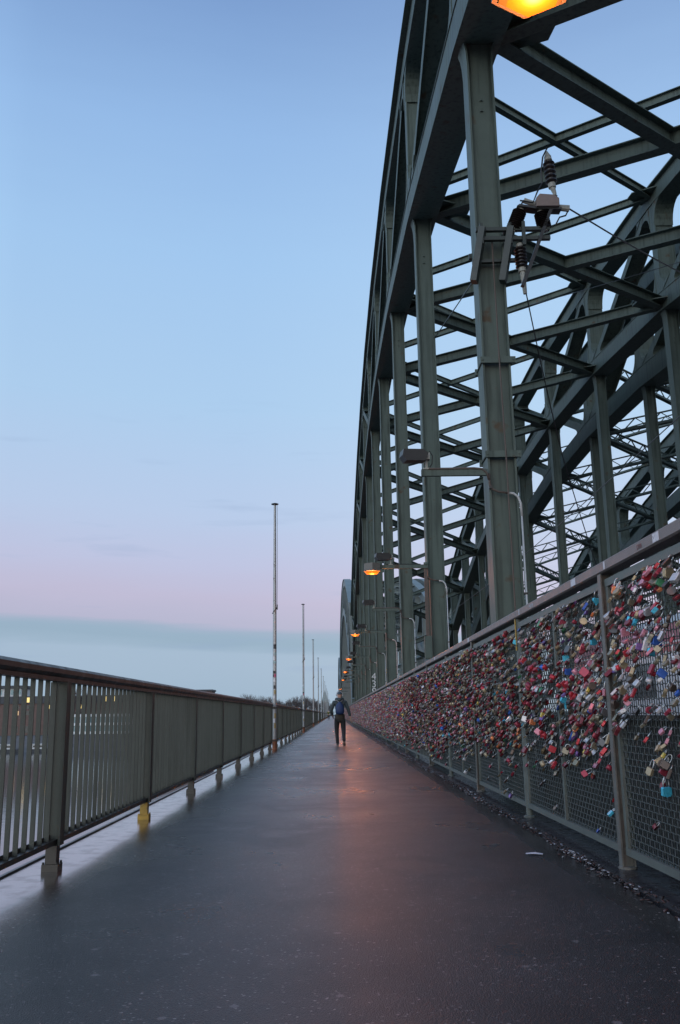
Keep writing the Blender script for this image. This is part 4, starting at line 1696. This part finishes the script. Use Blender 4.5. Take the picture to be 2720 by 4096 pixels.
for j in range(12):
    b = MB()
    b.box(-185 + j * 3, -183.2 + j * 3, 441.9, 441.98, 12.2, 14.6)
    b.build('window', GLASST, hs)
# glass pavilion in front, white frames
pv = empty('glass_pavilion', (-110, 428, -6.7), 'low white-framed glass front beside the river, seen through the railing', 'building')
b = MB()
b.box(-128.5, -93.0, 428.1, 438, -6.5, 2.4)
b.build('glazing', GLASST, pv)
for j in range(3):
    b = MB()
    b.box(-129, -92.5, 427.5, 428.05, -6.4 + j * 3.9, -5.2 + j * 3.9)
    b.build('white_band', mat('white_frame', (.62, .66, .68), .5, var=.08), pv)
b = MB()
for j in range(10):
    b.box(-129 + j * 4, -128.4 + j * 4, 427.4, 427.49, -6.4, 2.5)
b.build('mullions', mat('white_mullion', (.6, .63, .65), .5), pv)
bq = empty('low_building', (-80, 470, -6.7), 'flat-roofed building whose roof just shows above the railing', 'building')
b = MB()
p1, p2 = at(785, 2766, 470), at(815, 2766, 470)
b.box(p1.x - 6, p2.x + 4, 470, 484, -6.7, p1.z)
b.build('wall', BRICK, bq)
b = MB()
b.box(p1.x - 6.5, p2.x + 4.5, 469.5, 484.5, p1.z + .01, p1.z + .9)
b.build('roof', ROOFD, bq)
for j in range(6):
    b = MB()
    b.box(p1.x - 4 + j * 2.1, p1.x - 3 + j * 2.1, 469.9, 469.97, p1.z - 4, p1.z - 2.2)
    b.build('window', GLASSD, bq)

# hazy green tower on the axis
TWR = mat('pale_green_copper', (.20, .27, .27), .7, var=.15, scale=.1)
tw = empty('church_tower', (-6.5, 640, -6.7), 'faint pale green tower far off where the footway vanishes', 'tower')
b = MB()
b.box(-8.8, -3.4, 640, 646, -6.7, 9)
b.build('shaft', TWR, tw)
b = MB()
b.add([(-8.6, 640.2, 9.01), (-3.6, 640.2, 9.01), (-3.6, 645.8, 9.01), (-8.6, 645.8, 9.01), (-6.1, 643, 18)], [(0, 3, 2, 1), (0, 1, 4), (1, 2, 4), (2, 3, 4), (3, 0, 4)])
b.build('spire', TWR, tw)
b = MB()
b.box(-7.3, -6.9, 639.9, 639.97, 3, 7)
b.box(-5.3, -4.9, 639.9, 639.97, 3, 7)
b.build('louvre', GLASSD, tw)

# moored boats
def boat(x_, y__, L, lab):
    r_ = empty('moored_boat', (x_, y__, -13), lab, 'boat', 'small boats moored at the far bank')
    b = MB()
    hull = [(0, .0), (.06, .32), (.75, .34), (1, .0), (.75, -.34), (.06, -.32)]
    n = len(hull)
    vs = [((p[0] - .5) * L * .92 + x_, y__ + p[1] * L * .22, -13.1) for p in hull] + [((p[0] - .5) * L + x_, y__ + p[1] * L * .3, -11.7) for p in hull]
    b.add(vs, [tuple(range(n - 1, -1, -1)), tuple(range(n, 2 * n))] + [(i, (i + 1) % n, n + (i + 1) % n, n + i) for i in range(n)])
    b.build('hull', ROOFD, r_)
    b = MB()
    b.box(x_ - L * .30, x_ + L * .18, y__ - 1.1, y__ + 1.1, -11.69, -9.7)
    b.box(x_ - L * .33, x_ + L * .22, y__ - 1.3, y__ + 1.3, -9.69, -9.5)
    c_ = b.build('cabin', WHITEW, r_)
    b = MB()
    b.box(x_ - L * .28, x_ + L * .16, y__ - 1.14, y__ - 1.105, -11, -10.2)
    b.build('window', GLASSD, c_)


p = at(165, 3002, 398)
boat(p.x, 398, 12, 'white-cabined boat moored farthest right at the opposite bank')
boat(p.x - 14, 398.5, 11, 'white-cabined boat moored in the middle of the three at the opposite bank')
boat(p.x - 27, 398, 9, 'smallest white-cabined boat, left of the three at the opposite bank')

# bare winter trees
BARK = mat('bare_bark', (.10, .08, .075), .9, var=.3, scale=.5)


def tree_mesh(seed, H):
    rg = random.Random(seed)
    tk, cr = MB(), MB()
    tk.tube([(0, 0, 0), (.1, 0, H * .16), (0, .1, H * .32)], [.42, .34, .26], 8)

    def br(p, d, L, r_, lv):
        q = p + d * L
        mid = p.lerp(q, .5) + Vector((rg.uniform(-1, 1), rg.uniform(-1, 1), rg.uniform(-.3, 1))) * L * .07
        cr.tube([p, mid, q], [r_, r_ * .8, r_ * .6], 4 if lv < 3 else 3, False)
        if lv >= 6:
            return
        for _ in range(3 if lv < 5 else 4):
            nd = (d + Vector((rg.uniform(-1, 1), rg.uniform(-1, 1), rg.uniform(-.35, .75))) * .75).normalized()
            br(p.lerp(q, rg.uniform(.55, 1)), nd, L * rg.uniform(.62, .82), max(.013, r_ * .58), lv + 1)
    for a in range(5):
        an = a * 1.257 + rg.random()
        d = Vector((math.cos(an) * .6, math.sin(an) * .6, 1)).normalized()
        br(Vector((0, 0, H * .30)), d, H * .22, .2, 1)
    return tk, cr


tmesh = []
for sd, H in ((3, 13), (9, 13)):
    tk, cr = tree_mesh(sd, H)
    a_ = bpy.data.meshes.new('trunk')
    a_.from_pydata(tk.v, [], tk.f)
    a_.materials.append(BARK)
    c_ = bpy.data.meshes.new('crown')
    c_.from_pydata([tuple(p) for p in cr.v], [], cr.f)
    c_.materials.append(BARK)
    tmesh.append((a_, c_, max(p[2] for p in cr.v)))
# photograph x, top y
tspots = [(312, 2755), (355, 2790), (985, 2778), (1035, 2782), (1085, 2790), (1135, 2796), (1170, 2788), (1200, 2790), (1232, 2784), (1262, 2796), (1290, 2800), (1306, 2822)]
for i, (px_, py_) in enumerate(tspots):
    Yt = 432 + (i % 3) * 12
    p = at(px_, py_, Yt)
    s_ = (p.z + 6.7) / (tmesh[i % 2][2] * .96)
    if i < 2:
        lab = '%s bare winter tree before the warehouse, left of all other trees' % ('leftmost' if i == 0 else 'second leftmost')
    else:
        lab = '%s bare winter tree from the left in the row above the railing' % ORDS[i - 2]
    e = empty('bare_tree', (p.x, Yt, -6.7), lab, 'tree', 'bare trees on the opposite bank', rz=i * 1.3)
    e.scale = (s_, s_, s_)
    a_, c_, _h = tmesh[i % 2]
    for nm, me in (('trunk', a_), ('crown', c_)):
        q = bpy.data.objects.new(nm, me)
        COL.objects.link(q)
        q.parent = e

# ------------------------------------------------------------------ people
SKIN = mat('skin', (.42, .24, .18), .5, var=.05)
JACKET = mat('dark_green_grey_jacket', (.040, .055, .058), .8, var=.2, scale=14, bump=.4, bscale=25)
SWEAT = mat('brown_sweater_hem', (.042, .036, .028), .9, var=.2, scale=20)
TROUS = mat('charcoal_trousers', (.022, .022, .024), .85, var=.2, scale=20)
SHOE = mat('grey_brown_shoe', (.055, .045, .04), .6, var=.2)
SOLE = mat('pale_sole', (.30, .27, .24), .6)
BEANIE = mat('blue_grey_knit', (.06, .08, .10), .9, var=.3, scale=60)
BAG = mat('navy_nylon', (.014, .036, .115), .6, var=.25, scale=12, bump=.4, bscale=20)
CORD = mat('pale_cord', (.35, .35, .36), .7)


def skin_obj(name, verts, edges, material, parent, loc, sub=2, root=0):
    """verts: (x,y,z,rx,ry)"""
    me = bpy.data.meshes.new(name)
    me.from_pydata([v[:3] for v in verts], edges, [])
    me.materials.append(material)
    ob = bpy.data.objects.new(name, me)
    COL.objects.link(ob)
    if parent:
        ob.parent = parent
    else:
        ob.location = loc
    md = ob.modifiers.new('skin', 'SKIN')
    md.use_smooth_shade = True
    if not me.skin_vertices:
        me.skin_vertices.new()
    for i, v in enumerate(verts):
        sv = me.skin_vertices[0].data[i]
        sv.radius = (v[3], v[4] if len(v) > 4 else v[3])
        sv.use_root = (i == root)
    ss = ob.modifiers.new('subdivision', 'SUBSURF')
    ss.levels = ss.render_levels = sub
    return ob


def hand_edges(V, E, wrist, d, side, s_=1.0):
    """palm with four curled fingers and a thumb"""
    w = Vector(V[wrist][:3])
    d = Vector(d).normalized()
    sd = Vector(side).normalized()
    palm = w + d * .05 * s_
    V.append((*palm, .026 * s_, .018 * s_))
    pi = len(V) - 1
    E.append((wrist, pi))
    for k in range(4):
        b0 = palm + d * .035 * s_ + sd * (k - 1.5) * .018 * s_
        L = (.030, .036, .034, .026)[k] * s_
        t1 = b0 + d * L + sd.cross(d) * .008
        t2 = t1 + (d * .8 + sd.cross(d) * .6) * L * .8
        V.append((*b0, .009 * s_))
        V.append((*t1, .008 * s_))
        V.append((*t2, .007 * s_))
        n_ = len(V)
        E += [(pi, n_ - 3), (n_ - 3, n_ - 2), (n_ - 2, n_ - 1)]
    t0 = palm - sd * .028 * s_ - d * .01
    t1 = t0 - sd * .012 + d * .03
    V.append((*t0, .010 * s_))
    V.append((*t1, .008 * s_))
    n_ = len(V)
    E += [(pi, n_ - 2), (n_ - 2, n_ - 1)]


def person_walker():
    # local frame: x right, y forward (walking away), z up; planted left foot at origin side
    root_loc = (.20, 30.6, 0)
    V = [(0, 0, .93, .09, .08), (0, .01, 1.10, .11, .09), (0, .02, 1.28, .145, .11), (0, .03, 1.42, .12, .085), (0, .03, 1.50, .05, .05), (0, .045, 1.565, .055, .06), (0, .05, 1.63, .078, .092), (0, .05, 1.70, .070, .085),
         # left leg (planted, slightly forward)
         (-.085, .03, .80, .055), (-.105, .09, .50, .055), (-.085, .05, .11, .043), (-.085, .13, .045, .035), (-.085, .20, .035, .028),
         # right leg (trailing, heel up)
         (.085, .0, .80, .055), (.115, .03, .50, .055), (.125, -.22, .20, .043), (.13, -.20, .10, .036), (.135, -.12, .045, .028),
         # left arm bent forward
         (-.19, .03, 1.40, .058), (-.275, .02, 1.14, .045), (-.24, .18, .98, .036), (-.23, .22, .955, .024),
         # right arm swinging out
         (.19, .03, 1.40, .058), (.275, -.03, 1.15, .045), (.345, -.05, .90, .036), (.355, -.05, .865, .024)]
    E = [(0, 1), (1, 2), (2, 3), (3, 4), (4, 5), (5, 6), (6, 7), (0, 8), (8, 9), (9, 10), (10, 11), (11, 12), (0, 13), (13, 14), (14, 15), (15, 16), (16, 17),
         (3, 18), (18, 19), (19, 20), (20, 21), (3, 22), (22, 23), (23, 24), (24, 25)]
    hand_edges(V, E, 21, (.02, .7, -.5), (0, -.5, -.8))
    hand_edges(V, E, 25, (.12, 0, -1), (0, -1, 0))
    # nose, ears and brow on the far side of the head, facing away
    V.append((0, .135, 1.62, .012))
    E.append((6, len(V) - 1))
    V.append((-.078, .045, 1.615, .014))
    E.append((6, len(V) - 1))
    V.append((.078, .045, 1.615, .014))
    E.append((6, len(V) - 1))
    body = skin_obj('person', V, E, SKIN, None, root_loc, 2)
    tag(body, 'person walking away in dark jacket and blue-grey hat with a blue drawstring bag', 'person', 'people on the footway')
    # jacket
    JV = [(0, 0, .96, .155, .13), (0, .01, 1.10, .15, .125), (0, .02, 1.28, .175, .135), (0, .03, 1.41, .15, .11), (0, .03, 1.47, .085, .08),
          (-.185, .03, 1.395, .080), (-.285, .01, 1.14, .062), (-.25, .17, .99, .048), (.185, .03, 1.395, .080), (.285, -.04, 1.15, .062), (.345, -.055, .93, .048)]
    JE = [(0, 1), (1, 2), (2, 3), (3, 4), (3, 5), (5, 6), (6, 7), (3, 8), (8, 9), (9, 10)]
    skin_obj('jacket', JV, JE, JACKET, body, None, 2)
    # hood lying round the neck
    b = MB()
    ring = [(.115 * math.cos(a), .02 + .10 * math.sin(a), 1.495 + .018 * math.sin(a * 2)) for a in np.linspace(0, 2 * math.pi, 15)]
    b.tube(ring, .045, 10)
    b.tube([(-.09, -.06, 1.50), (0, -.11, 1.475), (.09, -.06, 1.50)], [.04, .065, .04], 10)
    b.build('hood', JACKET, body, smooth=True, org=(0, 0, 0))
    b = MB()
    b.lathe([(.140, .79), (.160, .81), (.168, .93), (.162, 1.0), (.12, 1.02)], n=18)
    b.v = [(p[0], p[1] * .84, p[2]) for p in b.v]
    b.build('sweater_hem', SWEAT, body, smooth=True, org=(0, 0, 0))
    TV = [(0, 0, .91, .145, .12), (-.095, .01, .80, .108), (-.108, .09, .50, .078), (-.10, .07, .30, .064), (-.088, .05, .12, .060), (-.088, .05, .045, .058),
          (.095, 0, .80, .108), (.118, .03, .50, .078), (.122, -.10, .34, .064), (.125, -.21, .20, .060), (.128, -.235, .13, .056)]
    skin_obj('trousers', TV, [(0, 1), (1, 2), (2, 3), (3, 4), (4, 5), (0, 6), (6, 7), (7, 8), (8, 9), (9, 10)], TROUS, body, None, 2)
    for (pts, sole) in (([(-.085, .0, .075, .048), (-.085, .09, .055, .044), (-.085, .20, .042, .036)], [(-.13, -.045, 0), (-.04, -.045, 0), (-.035, .24, 0), (-.135, .24, 0)]),
                        ([(.125, -.235, .155, .046), (.13, -.17, .09, .044), (.135, -.09, .045, .036)], [(.085, -.285, .105), (.17, -.285, .105), (.18, -.06, 0), (.09, -.06, 0)])):
        sh = skin_obj('shoe', pts, [(0, 1), (1, 2)], SHOE, body, None, 2)
        b = MB()
        b.add([(p[0], p[1], p[2] + .002) for p in sole] + [(p[0], p[1], p[2] + .022) for p in sole], [(3, 2, 1, 0), (4, 5, 6, 7), (0, 1, 5, 4), (1, 2, 6, 5), (2, 3, 7, 6), (3, 0, 4, 7)])
        b.build('sole', SOLE, sh, org=(0, 0, 0))
    skin_obj('hat', [(0, .045, 1.635, .096, .108), (0, .045, 1.70, .090, .10), (0, .04, 1.745, .05, .055)], [(0, 1), (1, 2)], BEANIE, body, None, 2)
    b = MB()
    for sg in (-1, 1):
        b.lathe([(.03, -.012), (.042, -.01), (.042, .01), (.03, .014)], n=12)
    b = MB()
    for sg in (-1, 1):
        e_ = MB()
        e_.lathe([(.03, -.014), (.040, -.01), (.040, .01), (.03, .014)], n=12)
        e_.transform(Matrix.Translation((sg * .102, .04, 1.63)) @ Matrix.Rotation(R(90), 4, 'Y'))
        o0_ = len(b.v)
        b.v += e_.v
        b.f += [tuple(i + o0_ for i in f) for f in e_.f]
    b.tube([(.108 * math.cos(a), .04, 1.64 + .125 * math.sin(a)) for a in np.linspace(0, math.pi, 11)], .009, 6)
    b.build('headphones', CORD, body, org=(0, 0, 0))
    # drawstring bag on the back
    bg_ = empty('drawstring_bag', (root_loc[0], root_loc[1] - .18, 1.0), 'blue drawstring bag on the back of the walking person', 'bag')
    V2 = []
    n_ = 14
    prof = [(0.0, .02, .02), (.02, .125, .05), (.10, .150, .075), (.22, .140, .075), (.32, .105, .055), (.38, .055, .035), (.41, .03, .02)]
    for (z_, rx, ry) in prof:
        for k in range(n_):
            a = 2 * math.pi * k / n_
            pl = 1 + .05 * math.sin(k * 3.1 + z_ * 20)
            V2.append((rx * pl * math.cos(a), ry * pl * math.sin(a), z_))
    b = MB()
    fs = [(i * n_ + k, i * n_ + (k + 1) % n_, (i + 1) * n_ + (k + 1) % n_, (i + 1) * n_ + k) for i in range(len(prof) - 1) for k in range(n_)]
    fs += [tuple(range(n_ - 1, -1, -1)), tuple(range((len(prof) - 1) * n_, len(prof) * n_))]
    b.add(V2, fs)
    b.build('sack', BAG, bg_, smooth=True, org=(0, 0, 0))
    b = MB()
    for sg in (-1, 1):
        b.tube([(sg * .02, 0, .40), (sg * .09, .04, .46), (sg * .13, .14, .475), (sg * .13, .27, .42)], .007, 6)
    b.build('cord', CORD, bg_, org=(0, 0, 0))


person_walker()


def person_far():
    loc = (-.92, 165, 0)
    V = [(0, 0, .95, .14, .12), (0, 0, 1.15, .13, .11), (0, 0, 1.40, .13, .10), (0, 0, 1.50, .05), (0, 0, 1.62, .085, .095), (-.1, 0, .85, .09), (-.1, .1, .48, .06), (-.1, .12, .06, .045), (-.1, .22, .04, .03),
         (.1, 0, .85, .09), (.1, -.05, .48, .06), (.1, -.2, .10, .045), (.1, -.12, .05, .03), (-.2, 0, 1.38, .055), (-.27, .05, 1.12, .045), (-.25, .16, .92, .035), (.2, 0, 1.38, .055), (.27, 0, 1.12, .045), (.28, .06, .88, .035)]
    E = [(0, 1), (1, 2), (2, 3), (3, 4), (0, 5), (5, 6), (6, 7), (7, 8), (0, 9), (9, 10), (10, 11), (11, 12), (2, 13), (13, 14), (14, 15), (2, 16), (16, 17), (17, 18)]
    body = skin_obj('person', V, E, SKIN, None, loc, 1)
    tag(body, 'tiny distant person in an olive jacket near the end of the footway', 'person', 'people on the footway')
    skin_obj('jacket', [(0, 0, .90, .17, .15), (0, 0, 1.15, .17, .14), (0, 0, 1.42, .16, .12), (-.2, 0, 1.38, .085), (-.28, .05, 1.12, .07), (.2, 0, 1.38, .085), (.28, 0, 1.12, .07)], [(0, 1), (1, 2), (2, 3), (3, 4), (2, 5), (5, 6)],
             mat('olive_jacket', (.12, .13, .03), .8), body, None, 1)
    skin_obj('trousers', [(0, 0, .92, .15, .13), (-.1, 0, .80, .11), (-.1, .1, .48, .08), (-.1, .12, .10, .065), (.1, 0, .80, .11), (.1, -.05, .48, .08), (.1, -.18, .13, .065)], [(0, 1), (1, 2), (2, 3), (0, 4), (4, 5), (5, 6)], TROUS, body, None, 1)


person_far()

# white scrawl on a distant hanger
cu = bpy.data.curves.new('graffiti', 'FONT')
cu.body = '4\n3\n9'
cu.size = .62
cu.extrude = .001
cu.space_line = .75
cu.materials.append(mat('white_spray', (.6, .62, .62), .7))
tmp = bpy.data.objects.new('graffiti', cu)
ob = bpy.data.objects.new('graffiti', bpy.data.meshes.new_from_object(tmp))
bpy.data.objects.remove(tmp)
COL.objects.link(ob)
ob.rotation_euler = (R(90), 0, 0)
ob.location = (HX1 - .15, 4.2 + 9 * 6 - .236, 3.1)
tag(ob, 'white sprayed marks down the lower part of a distant hanger', 'graffiti')

scene.cycles.max_bounces = 6
scene.cycles.use_denoising = True
